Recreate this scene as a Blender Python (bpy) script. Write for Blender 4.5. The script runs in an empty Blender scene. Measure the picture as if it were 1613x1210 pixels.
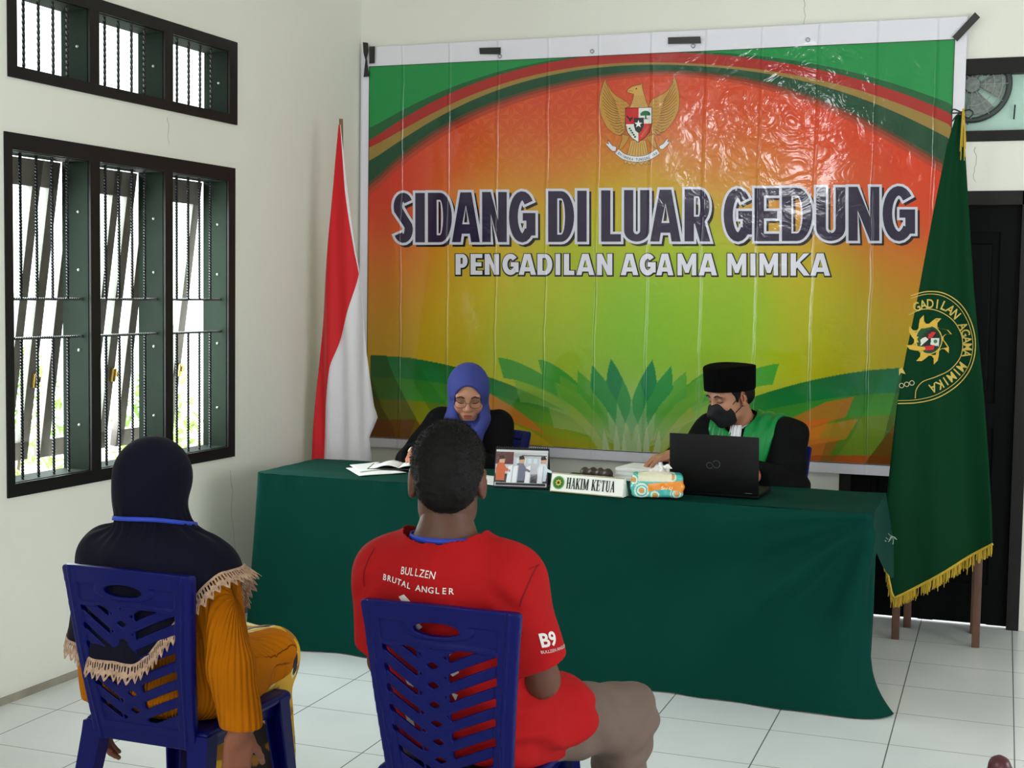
import bpy, bmesh, math, random
import numpy as np
from mathutils import Matrix, Vector
from mathutils.bvhtree import BVHTree
from mathutils.geometry import tessellate_polygon
random.seed(7); np.random.seed(7)
PI = math.pi
sc = bpy.context.scene
COL = sc.collection

# ------------------------------------------------------------------ camera
FPX = 2152.7
YAW, PIT, ROL = map(math.radians, (19.777, 3.773, .861))
CAM = np.array([0, 0, 1.55])
def _cam_axes():
    cy, sy, cp, sp, cr, sr = math.cos(YAW), math.sin(YAW), math.cos(PIT), math.sin(PIT), math.cos(ROL), math.sin(ROL)
    fw = np.array([-sy*cp, cy*cp, -sp]); r = np.array([cy, sy, 0]); u = np.cross(r, fw)
    return cr*r+sr*u, -sr*r+cr*u, fw
AX_R, AX_U, AX_F = _cam_axes()
cd = bpy.data.cameras.new('camera'); cam = bpy.data.objects.new('camera', cd); COL.objects.link(cam)
cd.sensor_fit = 'HORIZONTAL'; cd.sensor_width = 36; cd.lens = 36*FPX/1613; cd.clip_start = .02; cd.clip_end = 200
cam.matrix_world = Matrix([[AX_R[i], AX_U[i], -AX_F[i], CAM[i]] for i in range(3)] + [[0, 0, 0, 1]])
sc.camera = cam
def ray(px, py): return AX_R*((px-806.5)/FPX) - AX_U*((py-605)/FPX) + AX_F
def on(px, py, ax, val):
    d = ray(px, py); return CAM + d*((val-CAM[ax])/d[ax])

# ------------------------------------------------------------------ light
sc.view_settings.view_transform = 'Standard'; sc.view_settings.look = 'None'
sc.view_settings.exposure = 0.0; sc.view_settings.gamma = 1; sc.view_settings.use_curve_mapping = False
sc.cycles.use_denoising = True; sc.cycles.max_bounces = 8; sc.cycles.diffuse_bounces = 5
sc.cycles.sample_clamp_indirect = 6; sc.cycles.caustics_reflective = False; sc.cycles.caustics_refractive = False
w = bpy.data.worlds.new('overcast_sky'); sc.world = w; w.use_nodes = True
w.node_tree.nodes['Background'].inputs[0].default_value = (.93, .97, 1, 1)
w.node_tree.nodes['Background'].inputs[1].default_value = 3.6
def area(name, loc, target, sx, sy, power, color=(1, 1, 1)):
    l = bpy.data.lights.new(name, 'AREA'); l.shape = 'RECTANGLE'; l.size = sx; l.size_y = sy; l.energy = power; l.color = color
    o = bpy.data.objects.new(name, l); COL.objects.link(o); o.location = loc
    o.rotation_euler = (Vector(target)-Vector(loc)).to_track_quat('-Z', 'Y').to_euler()
    return o
# daylight entering at the room's openings (left windows, right-hand windows, open doors behind the camera)
area('window_daylight', (-3.78, 4.85, 1.5), (-2.4, 4.9, 1.2), 1.5, 1.3, 112, (.93, .97, 1))
area('window_daylight', (2.95, 2.9, 1.8), (.5, 4.6, 1.3), 2.4, 1.4, 56, (.97, .99, 1))
area('doorway_daylight', (1.6, -2.9, 1.4), (-.6, 2, 1.2), 2.4, 2.2, 20, (1, .99, .97))
area('high_window_daylight', (-2.5, -2.98, 3.3), (-1.9, 6, 2.4), 1.4, .85, 60, (.98, .99, 1))

# ------------------------------------------------------------------ materials
def lin(c):
    c = c/255.0
    return c/12.92 if c <= .04045 else ((c+.055)/1.055)**2.4
def L(rgb): return (lin(rgb[0]), lin(rgb[1]), lin(rgb[2]), 1)
_M = {}
def mat(name, rgb, rough=.6, spec=.5, metal=0, noise=None, bump=None, sheen=0, coat=0, attr=None, trans=0, rib=None, sub=0, emit=0):
    """noise=(scale, amount): tone variation; bump=(scale, strength, distance[, stretch]); rib=(frequency, distance) uses a mesh attribute"""
    if name in _M: return _M[name]
    m = bpy.data.materials.new(name); m.use_nodes = True; nt = m.node_tree; b = nt.nodes['Principled BSDF']
    b.inputs['Base Color'].default_value = L(rgb); b.inputs['Roughness'].default_value = rough
    b.inputs['Specular IOR Level'].default_value = spec; b.inputs['Metallic'].default_value = metal
    if sheen: b.inputs['Sheen Weight'].default_value = sheen; b.inputs['Sheen Roughness'].default_value = .4
    if coat: b.inputs['Coat Weight'].default_value = coat; b.inputs['Coat Roughness'].default_value = .12
    if trans: b.inputs['Transmission Weight'].default_value = trans
    if sub: b.inputs['Subsurface Weight'].default_value = sub; b.inputs['Subsurface Radius'].default_value = (.012, .005, .003)
    tc = nt.nodes.new('ShaderNodeTexCoord')
    colsock = None
    if attr:
        a = nt.nodes.new('ShaderNodeAttribute'); a.attribute_name = attr; colsock = a.outputs['Color']
        nt.links.new(colsock, b.inputs['Base Color'])
    if noise:
        n = nt.nodes.new('ShaderNodeTexNoise'); n.inputs['Scale'].default_value = noise[0]; n.inputs['Detail'].default_value = 5
        nt.links.new(tc.outputs['Object'], n.inputs['Vector'])
        mr = nt.nodes.new('ShaderNodeMapRange'); mr.inputs[1].default_value = .3; mr.inputs[2].default_value = .7
        mr.inputs[3].default_value = 1-noise[1]; mr.inputs[4].default_value = 1+noise[1]
        nt.links.new(n.outputs['Fac'], mr.inputs[0])
        mx = nt.nodes.new('ShaderNodeVectorMath'); mx.operation = 'SCALE'
        if colsock: nt.links.new(colsock, mx.inputs[0])
        else: mx.inputs[0].default_value = L(rgb)[:3]
        nt.links.new(mr.outputs[0], mx.inputs['Scale']); nt.links.new(mx.outputs[0], b.inputs['Base Color'])
    if bump:
        n = nt.nodes.new('ShaderNodeTexNoise'); n.inputs['Scale'].default_value = bump[0]; n.inputs['Detail'].default_value = 4
        src = tc.outputs['Object']
        if len(bump) > 3:
            mp = nt.nodes.new('ShaderNodeMapping'); mp.inputs['Scale'].default_value = bump[3]
            nt.links.new(src, mp.inputs[0]); src = mp.outputs[0]
        nt.links.new(src, n.inputs['Vector'])
        bp = nt.nodes.new('ShaderNodeBump'); bp.inputs['Strength'].default_value = bump[1]; bp.inputs['Distance'].default_value = bump[2]
        nt.links.new(n.outputs['Fac'], bp.inputs['Height']); nt.links.new(bp.outputs[0], b.inputs['Normal'])
    if rib:
        a = nt.nodes.new('ShaderNodeAttribute'); a.attribute_name = 'rib'
        m1 = nt.nodes.new('ShaderNodeMath'); m1.operation = 'MULTIPLY'; m1.inputs[1].default_value = rib[0]*2*PI
        m2 = nt.nodes.new('ShaderNodeMath'); m2.operation = 'SINE'
        nt.links.new(a.outputs['Fac'], m1.inputs[0]); nt.links.new(m1.outputs[0], m2.inputs[0])
        bp = nt.nodes.new('ShaderNodeBump'); bp.inputs['Strength'].default_value = 1; bp.inputs['Distance'].default_value = rib[1]
        nt.links.new(m2.outputs[0], bp.inputs['Height']); nt.links.new(bp.outputs[0], b.inputs['Normal'])
    _M[name] = m
    return m

# ------------------------------------------------------------------ object helpers
def props(o, label=None, cat=None, group=None, kind=None):
    if label: o['label'] = label
    if cat: o['category'] = cat
    if group: o['group'] = group
    if kind: o['kind'] = kind
    return o
def thing(name, label, cat, loc=(0, 0, 0), rz=0, group=None):
    o = bpy.data.objects.new(name, None); COL.objects.link(o); o.location = loc; o.rotation_euler = (0, 0, rz)
    o.empty_display_size = .05
    return props(o, label, cat, group)
def link(name, me, m=None, parent=None, loc=None, label=None):
    if m is not None: me.materials.append(m)
    o = bpy.data.objects.new(name, me); COL.objects.link(o)
    if parent: o.parent = parent
    if loc is not None: o.location = loc
    if label: o['label'] = label
    return o
def smooth(me, on_=True, angle=None):
    me.polygons.foreach_set('use_smooth', np.ones(len(me.polygons), bool)) if on_ else None
    if angle is not None:
        bm = bmesh.new(); bm.from_mesh(me)
        for e in bm.edges:
            if len(e.link_faces) == 2 and e.calc_face_angle(0) > angle: e.smooth = False
        bm.to_mesh(me); bm.free()
def from_bm(name, bm, m=None, parent=None, sm=None, loc=None, label=None):
    bmesh.ops.recalc_face_normals(bm, faces=bm.faces[:])
    me = bpy.data.meshes.new(name); bm.to_mesh(me); bm.free()
    if sm is not None: smooth(me, True, sm)
    return link(name, me, m, parent, loc, label)
def np_mesh(name, V, Q):
    me = bpy.data.meshes.new(name); V = np.asarray(V, np.float32); Q = np.asarray(Q, np.int32)
    n = Q.shape[1]
    me.vertices.add(len(V)); me.vertices.foreach_set('co', V.ravel())
    me.loops.add(Q.size); me.loops.foreach_set('vertex_index', Q.ravel())
    me.polygons.add(len(Q)); me.polygons.foreach_set('loop_start', np.arange(0, Q.size, n, dtype=np.int32))
    try: me.polygons.foreach_set('loop_total', np.full(len(Q), n, np.int32))
    except Exception: pass
    me.update(calc_edges=True); me.validate()
    return me
def colattr(me, C, name='Col'):
    a = me.color_attributes.new(name, 'FLOAT_COLOR', 'POINT')
    C = np.asarray(C, np.float32)
    if C.shape[1] == 3: C = np.hstack([C, np.ones((len(C), 1), np.float32)])
    a.data.foreach_set('color', C.ravel())
def grid_mesh(name, P):
    """P: (nu, nv, 3) array of points"""
    nu, nv = P.shape[:2]
    i = np.arange(nu*nv).reshape(nu, nv)
    Q = np.stack([i[:-1, :-1], i[1:, :-1], i[1:, 1:], i[:-1, 1:]], -1).reshape(-1, 4)
    return np_mesh(name, P.reshape(-1, 3), Q)
def add_box(bm, lo, hi, bev=0, mtx=None, seg=2):
    lo, hi = Vector(lo), Vector(hi); c = (lo+hi)/2; s = hi-lo
    r = bmesh.ops.create_cube(bm, size=1)
    vs = r['verts']
    for v in vs: v.co = Vector((v.co.x*s.x, v.co.y*s.y, v.co.z*s.z)) + c
    if bev:
        es = list({e for v in vs for e in v.link_edges})
        rr = bmesh.ops.bevel(bm, geom=es, offset=bev, segments=seg, affect='EDGES', profile=.5)
        vs = list({v for f in rr['faces'] for v in f.verts} | {v for v in vs if v.is_valid})
    if mtx is not None:
        bmesh.ops.transform(bm, matrix=mtx, verts=vs)
    return vs
def box(name, lo, hi, m, parent=None, bev=0, mtx=None, label=None):
    bm = bmesh.new(); add_box(bm, lo, hi, bev, mtx)
    return from_bm(name, bm, m, parent, sm=.6 if bev else None, label=label)
def add_tube(bm, pts, r, n=8, closed=False, cap=True):
    pts = [Vector(p) for p in pts]; N = len(pts)
    rr = r if hasattr(r, '__len__') else [r]*N
    up = None; rings = []
    for i, p in enumerate(pts):
        a = pts[(i-1) % N] if (i > 0 or closed) else p
        b = pts[(i+1) % N] if (i < N-1 or closed) else p
        d = (b-a).normalized()
        if up is None:
            up = Vector((0, 0, 1)) if abs(d.z) < .9 else Vector((1, 0, 0))
        x = d.cross(up); 
        if x.length < 1e-5: x = d.cross(Vector((0, 1, .1)))
        x.normalize(); up = x.cross(d).normalized()
        rings.append([bm.verts.new(p + (x*math.cos(2*PI*k/n)+up*math.sin(2*PI*k/n))*rr[i]) for k in range(n)])
    for i in range(N if closed else N-1):
        A, B = rings[i], rings[(i+1) % N]
        for k in range(n): bm.faces.new((A[k], A[(k+1) % n], B[(k+1) % n], B[k]))
    if cap and not closed:
        bm.faces.new(rings[0][::-1]); bm.faces.new(rings[-1])
def tube(name, pts, r, m, parent=None, n=8, closed=False, label=None):
    bm = bmesh.new(); add_tube(bm, pts, r, n, closed)
    return from_bm(name, bm, m, parent, sm=.9, label=label)
def add_prism(bm, poly, f, depth):
    """poly: 2D points, f(u,v,w) maps to 3D, extruded from w=0 to w=depth"""
    A = [bm.verts.new(f(u, v, 0)) for u, v in poly]; B = [bm.verts.new(f(u, v, depth)) for u, v in poly]
    bm.faces.new(A); bm.faces.new(B[::-1])
    n = len(poly)
    for i in range(n): bm.faces.new((A[i], B[i], B[(i+1) % n], A[(i+1) % n]))
def smoothpath(pts, n=8):
    """Catmull-Rom through pts"""
    P = np.array(pts, float); P = np.vstack([2*P[0]-P[1], P, 2*P[-1]-P[-2]]); out = []
    for i in range(1, len(P)-2):
        p0, p1, p2, p3 = P[i-1:i+3]
        for t in np.linspace(0, 1, n, endpoint=False):
            out.append(.5*((2*p1)+(-p0+p2)*t+(2*p0-5*p1+4*p2-p3)*t*t+(-p0+3*p1-3*p2+p3)*t**3))
    out.append(P[-2]); return np.array(out)

# ------------------------------------------------------------------ flat artwork (prints, letters, emblems)
class Art:
    """coloured flat polygons in 2D, each on its own thin layer, mapped onto a surface f(u,v,layer)"""
    def __init__(s): s.T = []      # (verts2d, tris, rgb, layer)
    def poly(s, pts, rgb, layer=0, holes=()):
        loops = [[Vector((p[0], p[1], 0)) for p in pts]] + [[Vector((p[0], p[1], 0)) for p in h] for h in holes]
        tr = tessellate_polygon(loops)
        s.T.append(([(v.x, v.y) for l in loops for v in l], tr, rgb, layer))
    def stroke(s, pts, wd, rgb, layer=0, closed=False):
        P = [np.array(p, float) for p in pts]; n = len(P)
        if closed: P = P+[P[0]]; n += 1
        W = wd if hasattr(wd, '__len__') else [wd]*n
        Lf, Rt = [], []
        for i in range(n):
            a = P[i-1] if i > 0 else (P[-2] if closed else P[i]); b = P[i+1] if i < n-1 else (P[1] if closed else P[i])
            d = b-a; d /= (np.hypot(*d)+1e-9); nn = np.array([-d[1], d[0]])
            if 0 < i < n-1 or closed:
                e = P[i]-a; e = e/(np.hypot(*e)+1e-9); ne = np.array([-e[1], e[0]]); nn = nn/max(.6, float(nn@ne))
            Lf.append(P[i]+nn*W[i]/2); Rt.append(P[i]-nn*W[i]/2)
        v = Lf+Rt; tr = []
        for i in range(n-1): tr += [(i, i+1, n+i+1), (i, n+i+1, n+i)]
        s.T.append(([tuple(q) for q in v], tr, rgb, layer))
    def disc(s, c, r, rgb, layer=0, n=28, ry=None):
        s.poly([(c[0]+r*math.cos(2*PI*k/n), c[1]+(ry or r)*math.sin(2*PI*k/n)) for k in range(n)], rgb, layer)
    def ring(s, c, r, wd, rgb, layer=0, n=36, ry=None):
        s.stroke([(c[0]+r*math.cos(2*PI*k/n), c[1]+(ry or r)*math.sin(2*PI*k/n)) for k in range(n)], wd, rgb, layer, True)
    def text(s, string, f2, rgb, layer=0, bold=0.0):
        """f2 maps font space (cap height about .7) to 2D"""
        for V, T in text_tris(string, bold):
            s.T.append(([f2(x, y) for x, y in V], T, rgb, layer))
    def glyphs_along(s, string, path, size, rgb, layer=0, bold=.02, sx=1.0):
        P = np.array(path, float); seg = np.hypot(*(P[1:]-P[:-1]).T); cum = np.r_[0, np.cumsum(seg)]
        for i, ch in enumerate(string):
            if ch == ' ': continue
            t = cum[-1]*(i+.5)/len(string)
            k = min(np.searchsorted(cum, t)-1, len(seg)-1); k = max(k, 0)
            u = (t-cum[k])/seg[k]; p = P[k]*(1-u)+P[k+1]*u; d = (P[k+1]-P[k])/seg[k]; n = np.array([d[1], -d[0]])
            for V, T in text_tris(ch, bold):
                w_ = max(v[0] for v in V)+min(v[0] for v in V)
                s.T.append(([tuple(p+d*(x-w_/2)*size*sx-(-n)*(y-.35)*size) for x, y in V], T, rgb, layer))
    def build(s, name, f, m, parent=None, step=.0004, label=None):
        V, Tr, C = [], [], []
        for v, t, rgb, layer in s.T:
            o = len(V); V += [f(x, y, layer*step) for x, y in v]; Tr += [(a+o, b+o, c+o) for a, b, c in t]; C += [L(rgb)]*len(v)
        V = np.array(V, float); Tr = np.array(Tr); nn = np.cross(V[Tr[:, 1]]-V[Tr[:, 0]], V[Tr[:, 2]]-V[Tr[:, 0]])@np.array((.25, -1, .1)); Tr[nn < 0] = Tr[nn < 0][:, ::-1]
        me = np_mesh(name, V, Tr); colattr(me, np.array(C)) if len(me.vertices) == len(C) else None
        return link(name, me, m, parent, None, label)
_TX = {}
def text_tris(string, bold=0.0):
    key = (string, bold)
    if key not in _TX:
        cu = bpy.data.curves.new('t', 'FONT'); cu.body = string; cu.offset = bold; cu.resolution_u = 3
        ob = bpy.data.objects.new('t', cu); COL.objects.link(ob)
        bpy.context.view_layer.update()
        dg = bpy.context.evaluated_depsgraph_get(); me = ob.evaluated_get(dg).to_mesh()
        me.calc_loop_triangles()
        V = [(v.co.x, v.co.y) for v in me.vertices]; T = [tuple(t.vertices) for t in me.loop_triangles]
        ob.evaluated_get(dg).to_mesh_clear(); bpy.data.objects.remove(ob); bpy.data.curves.remove(cu)
        _TX[key] = [(V, T)]
    return _TX[key]
def offset_poly(P, d):
    """offset a closed polygon outward (for counter-clockwise input) with limited mitres"""
    P = np.array(P, float); n = len(P); out = []
    for i in range(n):
        a = P[i]-P[i-1]; b = P[(i+1) % n]-P[i]
        a /= np.hypot(*a)+1e-9; b /= np.hypot(*b)+1e-9
        na = np.array([a[1], -a[0]]); nb = np.array([b[1], -b[0]]); mm = na+nb
        q = mm/(max(.35, (mm@mm)/2)); out.append(P[i]+q*d)
    return [tuple(p) for p in out]
def area2(P):
    P = np.array(P); x, y = P.T; return (x*np.roll(y, -1)-y*np.roll(x, -1)).sum()/2
def thick(path, wd):
    """closed outline of a thick mitred polyline"""
    P = [np.array(p, float) for p in path]; n = len(P); A, B = [], []
    for i in range(n):
        d0 = P[i]-P[i-1] if i > 0 else P[1]-P[0]; d1 = P[i+1]-P[i] if i < n-1 else P[-1]-P[-2]
        d0 = d0/np.hypot(*d0); d1 = d1/np.hypot(*d1)
        n0 = np.array([-d0[1], d0[0]]); n1 = np.array([-d1[1], d1[0]]); mm = n0+n1; q = mm/max(.5, (mm@mm)/2)
        A.append(P[i]+q*wd/2); B.append(P[i]-q*wd/2)
    return [tuple(p) for p in A+B[::-1]]
def arc(cx, cy, rx, ry, a0, a1, n=14):
    return [(cx+rx*math.cos(math.radians(a0+(a1-a0)*k/n)), cy+ry*math.sin(math.radians(a0+(a1-a0)*k/n))) for k in range(n+1)]
def heavy_letter(ch, W, s):
    """heavy sans letter, height 1, width W, stem s -> (outer, holes); y up"""
    h = s/2
    if ch == 'I': return [(0, 0), (W, 0), (W, 1), (0, 1)], []
    if ch == 'L': return [(0, 0), (W, 0), (W, s*.82), (s, s*.82), (s, 1), (0, 1)], []
    if ch == 'E':
        e = s*.78; m = .5
        return [(0, 0), (W, 0), (W, e), (s, e), (s, m-e/2), (W*.92, m-e/2), (W*.92, m+e/2), (s, m+e/2), (s, 1-e), (W, 1-e), (W, 1), (0, 1)], []
    if ch == 'N': return [(0, 0), (s*.95, 0), (s*.95, .56), (W-s*.95, 0), (W, 0), (W, 1), (W-s*.95, 1), (W-s*.95, .44), (s*.95, 1), (0, 1)], []
    if ch == 'A':
        c = W/2; t = s*.62; 
        return [(0, 0), (s*.98, 0), (s*.98+W*.045, .17), (W-s*.98-W*.045, .17), (W-s*.98, 0), (W, 0), (c+t, 1), (c-t, 1)], [[(c-W*.13, .36), (c+W*.13, .36), (c, .74)]]
    if ch == 'D':
        k = W*.5
        out = [(0, 0)] + arc(W-k, .5, k, .5, -90, 90, 18) + [(0, 1)]
        ki = max(k-s, .04)
        hol = [(s, s*.8)] + arc(W-k, .5, ki, .5-s*.8, -90, 90, 14) + [(s, 1-s*.8)]
        return out, [hol]
    if ch == 'P' or ch == 'R':
        k = W*.42; top = 1; bot = .34; e = s*.75; cy = (top+bot)/2; ry = (top-bot)/2
        bowl = arc(W*.97-k, cy, k, ry, -90, 90, 14)
        hol = [(s, bot+e)] + arc(W*.97-k, cy, max(k-s, .03), ry-e, -90, 90, 10) + [(s, top-e)]
        if ch == 'P': return [(0, 0), (s, 0), (s, bot)] + bowl + [(0, 1)], [hol]
        return [(0, 0), (s, 0), (s, bot), (W*.40, bot), (W-s*1.1, 0), (W, 0), (W*.78, .375)] + bowl[3:] + [(0, 1)], [hol]
    if ch == 'U':
        k = W/2
        o = [(0, 1)] + arc(k, k*.9, k, k*.9, 180, 360, 18) + [(W, 1), (W-s, 1)] + arc(k, k*.9, k-s, k*.9-s*.8, 360, 180, 14) + [(s, 1)]
        return o, []
    if ch == 'K': return [(0, 0), (s, 0), (s, .3), (s*1.25, .38), (W-s*1.1, 0), (W, 0), (s*1.75, .6), (W*.98, 1), (W-s*1.15, 1), (s, .58), (s, 1), (0, 1)], []
    if ch == 'M':
        m = W/2; g = s*.82
        return [(0, 0), (g, 0), (g, .55), (m-s*.32, .12), (m+s*.32, .12), (W-g, .55), (W-g, 0), (W, 0), (W, 1), (W-g, 1), (m, .47), (g, 1), (0, 1)], []
    if ch == 'S':
        p = arc(W/2, 1-.27, W/2-h, .27-h*.85, 30, 200, 12)
        q = arc(W/2, .27, W/2-h, .27-h*.85, 20, -150, 12)
        return ('path', p+[(W*.5, .5)]+q, s*.95, []), []
    if ch == 'G' or ch == 'C':
        p = arc(W/2, .5, W/2-h, .5-h*.9, 42, 322, 22) 
        return ('path', p, s*.97, [(W-s, .13, W, .5), (W*.52, .5-h*.85, W, .5+h*.85)] if ch == 'G' else []), []
    raise KeyError(ch)

# ------------------------------------------------------------------ implicit surfaces (bodies, cloth, soft things)
class SDF:
    def __init__(s, lo, hi, h):
        s.h = h; s.lo = np.array(lo, float); n = np.ceil((np.array(hi)-s.lo)/h).astype(int)+1
        s.n = n; s.D = np.full(n, 1.0, np.float32)
        s.ax = [(s.lo[i]+h*np.arange(n[i])).astype(np.float32) for i in range(3)]
    def _box(s, lo, hi):
        a = np.clip(np.floor((lo-s.lo)/s.h).astype(int), 0, s.n); b = np.clip(np.ceil((hi-s.lo)/s.h).astype(int)+1, 0, s.n)
        if (b <= a).any(): return None
        sl = tuple(slice(a[i], b[i]) for i in range(3))
        return sl, s.ax[0][sl[0]][:, None, None], s.ax[1][sl[1]][None, :, None], s.ax[2][sl[2]][None, None, :]
    def op(s, prim):
        typ, k, mode = prim['t'], prim['k'], prim['m']
        if typ == 'fn':
            s.D = np.maximum(s.D, prim['f'](s.ax[0][:, None, None], s.ax[1][None, :, None], s.ax[2][None, None, :])).astype(np.float32); return
        if typ == 'plane':
            n = prim['n']; d = s.ax[0][:, None, None]*n[0]+s.ax[1][None, :, None]*n[1]+s.ax[2][None, None, :]*n[2]-prim['d']
            if k: 
                e = np.maximum(k-np.abs(s.D-d), 0)/k; s.D = np.maximum(s.D, d)+e*e*k*.25
            else: s.D = np.maximum(s.D, d)
            return
        mg = k+4*s.h
        r = s._box(np.array(prim['lo'])-mg, np.array(prim['hi'])+mg)
        if r is None: return
        sl, X, Y, Z = r
        if typ == 'cap':
            a, b, ra, rb = prim['a'], prim['b'], prim['ra'], prim['rb']; ba = b-a; L2 = max(ba@ba, 1e-9)
            t = np.clip(((X-a[0])*ba[0]+(Y-a[1])*ba[1]+(Z-a[2])*ba[2])/L2, 0, 1)
            d = np.sqrt((X-a[0]-t*ba[0])**2+(Y-a[1]-t*ba[1])**2+(Z-a[2]-t*ba[2])**2)-(ra+(rb-ra)*t)
        else:
            R, c = prim['R'], prim['c']; P = [(X-c[0])*R[0, i]+(Y-c[1])*R[1, i]+(Z-c[2])*R[2, i] for i in range(3)]
            q = prim['r']
            if typ == 'ell':
                k0 = np.sqrt((P[0]/q[0])**2+(P[1]/q[1])**2+(P[2]/q[2])**2); k1 = np.sqrt((P[0]/q[0]**2)**2+(P[1]/q[1]**2)**2+(P[2]/q[2]**2)**2)+1e-9
                d = k0*(k0-1)/k1
            else:
                rd = prim['rd']; Q = [np.abs(P[i])-(q[i]-rd) for i in range(3)]
                d = np.sqrt(np.maximum(Q[0], 0)**2+np.maximum(Q[1], 0)**2+np.maximum(Q[2], 0)**2)+np.minimum(np.maximum(Q[0], np.maximum(Q[1], Q[2])), 0)-rd
        D = s.D[sl]; kk = max(k, 1e-6)
        if mode == '+':
            e = np.maximum(kk-np.abs(D-d), 0)/kk; s.D[sl] = np.minimum(D, d)-e*e*kk*.25
        else:
            e = np.maximum(kk-np.abs(D+d), 0)/kk; s.D[sl] = np.maximum(D, -d)+e*e*kk*.25
    def run(s, prims):
        for p in prims: s.op(p)
        return s
    def mesh(s):
        D = s.D; S = D < 0
        cnt = np.zeros(tuple(np.array(D.shape)-1), np.int8)
        for i in (0, 1):
            for j in (0, 1):
                for k in (0, 1): cnt += S[i:S.shape[0]-1+i, j:S.shape[1]-1+j, k:S.shape[2]-1+k]
        act = (cnt > 0) & (cnt < 8); I = np.argwhere(act)
        if not len(I): return np.zeros((0, 3)), np.zeros((0, 4), int)
        idx = np.full(cnt.shape, -1, np.int32); idx[act] = np.arange(len(I))
        C = {}
        for c in [(i, j, k) for i in (0, 1) for j in (0, 1) for k in (0, 1)]: C[c] = D[I[:, 0]+c[0], I[:, 1]+c[1], I[:, 2]+c[2]]
        acc = np.zeros((len(I), 3)); n = np.zeros(len(I))
        for c in C:
            for a in range(3):
                if c[a] == 0:
                    e = list(c); e[a] = 1; e = tuple(e); u, v = C[c], C[e]; cr = (u < 0) != (v < 0)
                    t = np.where(cr, u/np.where(cr, u-v, 1), 0); p = np.tile(np.array(c, float), (len(I), 1)); p[:, a] += t
                    acc += p*cr[:, None]; n += cr
        V = s.lo+s.h*(I+acc/n[:, None])
        Q = []
        for a in range(3):
            b, c = (a+1) % 3, (a+2) % 3
            s0 = [slice(None)]*3; s1 = [slice(None)]*3; s0[a] = slice(0, -1); s1[a] = slice(1, None)
            A, B = S[tuple(s0)], S[tuple(s1)]
            E = np.argwhere(A != B); E = E[(E[:, b] > 0) & (E[:, c] > 0) & (E[:, b] < D.shape[b]-1) & (E[:, c] < D.shape[c]-1)]
            f = A[E[:, 0], E[:, 1], E[:, 2]]
            def g(db, dc):
                q = E.copy(); q[:, b] -= db; q[:, c] -= dc; return idx[q[:, 0], q[:, 1], q[:, 2]]
            q = np.stack([g(1, 1), g(0, 1), g(0, 0), g(1, 0)], 1); q[~f] = q[~f][:, ::-1]; Q.append(q)
        Q = np.vstack(Q); Q = Q[(Q >= 0).all(1)]
        return V, Q
A3 = lambda *p: np.array(p, float)
def cap(a, b, ra, rb=None, k=.02, m='+'):
    a, b = np.array(a, float), np.array(b, float); rb = ra if rb is None else rb; rr = max(ra, rb)
    return dict(t='cap', a=a, b=b, ra=ra, rb=rb, k=k, m=m, lo=np.minimum(a, b)-rr, hi=np.maximum(a, b)+rr)
def ell(c, r, k=.02, R=None, m='+'):
    c = np.array(c, float); R = np.eye(3) if R is None else R; e = np.sqrt((R**2)@(np.array(r, float)**2))
    return dict(t='ell', c=c, r=np.array(r, float), R=R, k=k, m=m, lo=c-e, hi=c+e)
def rbox(c, r, rd=.01, k=.01, R=None, m='+'):
    c = np.array(c, float); R = np.eye(3) if R is None else R; e = np.abs(R)@np.array(r, float)
    return dict(t='box', c=c, r=np.array(r, float), rd=rd, R=R, k=k, m=m, lo=c-e, hi=c+e)
def plane(n, p, k=0):
    n = np.array(n, float); n /= np.linalg.norm(n); return dict(t='plane', n=n, d=float(n@np.array(p, float)), k=k, m='&')
def cutfn(f): return dict(t='fn', f=f, k=0, m='&')
def rot(ax, deg):
    c, s = math.cos(math.radians(deg)), math.sin(math.radians(deg))
    return {'x': np.array([[1, 0, 0], [0, c, -s], [0, s, c]]), 'y': np.array([[c, 0, s], [0, 1, 0], [-s, 0, c]]), 'z': np.array([[c, -s, 0], [s, c, 0], [0, 0, 1]])}[ax]
def bounds(prims, pad=.03):
    P = [p for p in prims if p['m'] == '+']
    return np.min([p['lo'] for p in P], 0)-pad, np.max([p['hi'] for p in P], 0)+pad
def _hash(i, j, k): 
    n = (i*73856093) ^ (j*19349663) ^ (k*83492791); n = (n ^ (n >> 13))*1274126177; return ((n ^ (n >> 16)) & 0xffff)/65535.0
def vnoise(P, sc_):
    q = np.asarray(P, float)*np.array(sc_); i = np.floor(q).astype(np.int64); f = q-i; f = f*f*(3-2*f); r = 0
    for a in (0, 1):
        for b in (0, 1):
            for c in (0, 1):
                wgt = (f[:, 0] if a else 1-f[:, 0])*(f[:, 1] if b else 1-f[:, 1])*(f[:, 2] if c else 1-f[:, 2])
                r = r+wgt*_hash(i[:, 0]+a, i[:, 1]+b, i[:, 2]+c)
    return r*2-1
def vnormals(V, Q):
    n = np.cross(V[Q[:, 2]]-V[Q[:, 0]], V[Q[:, 3]]-V[Q[:, 1]]); N = np.zeros_like(V)
    for i in range(4): np.add.at(N, Q[:, i], n)
    return N/(np.linalg.norm(N, axis=1)[:, None]+1e-12)
def relax(V, Q, it=1):
    for _ in range(it):
        A = np.zeros_like(V); c = np.zeros(len(V))
        for i in range(4):
            np.add.at(A, Q[:, i], V[Q[:, (i+1) % 4]]+V[Q[:, (i-1) % 4]]); np.add.at(c, Q[:, i], 2)
        V = np.where(c[:, None] > 0, .5*V+.5*A/np.maximum(c, 1)[:, None], V)
    return V
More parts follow.
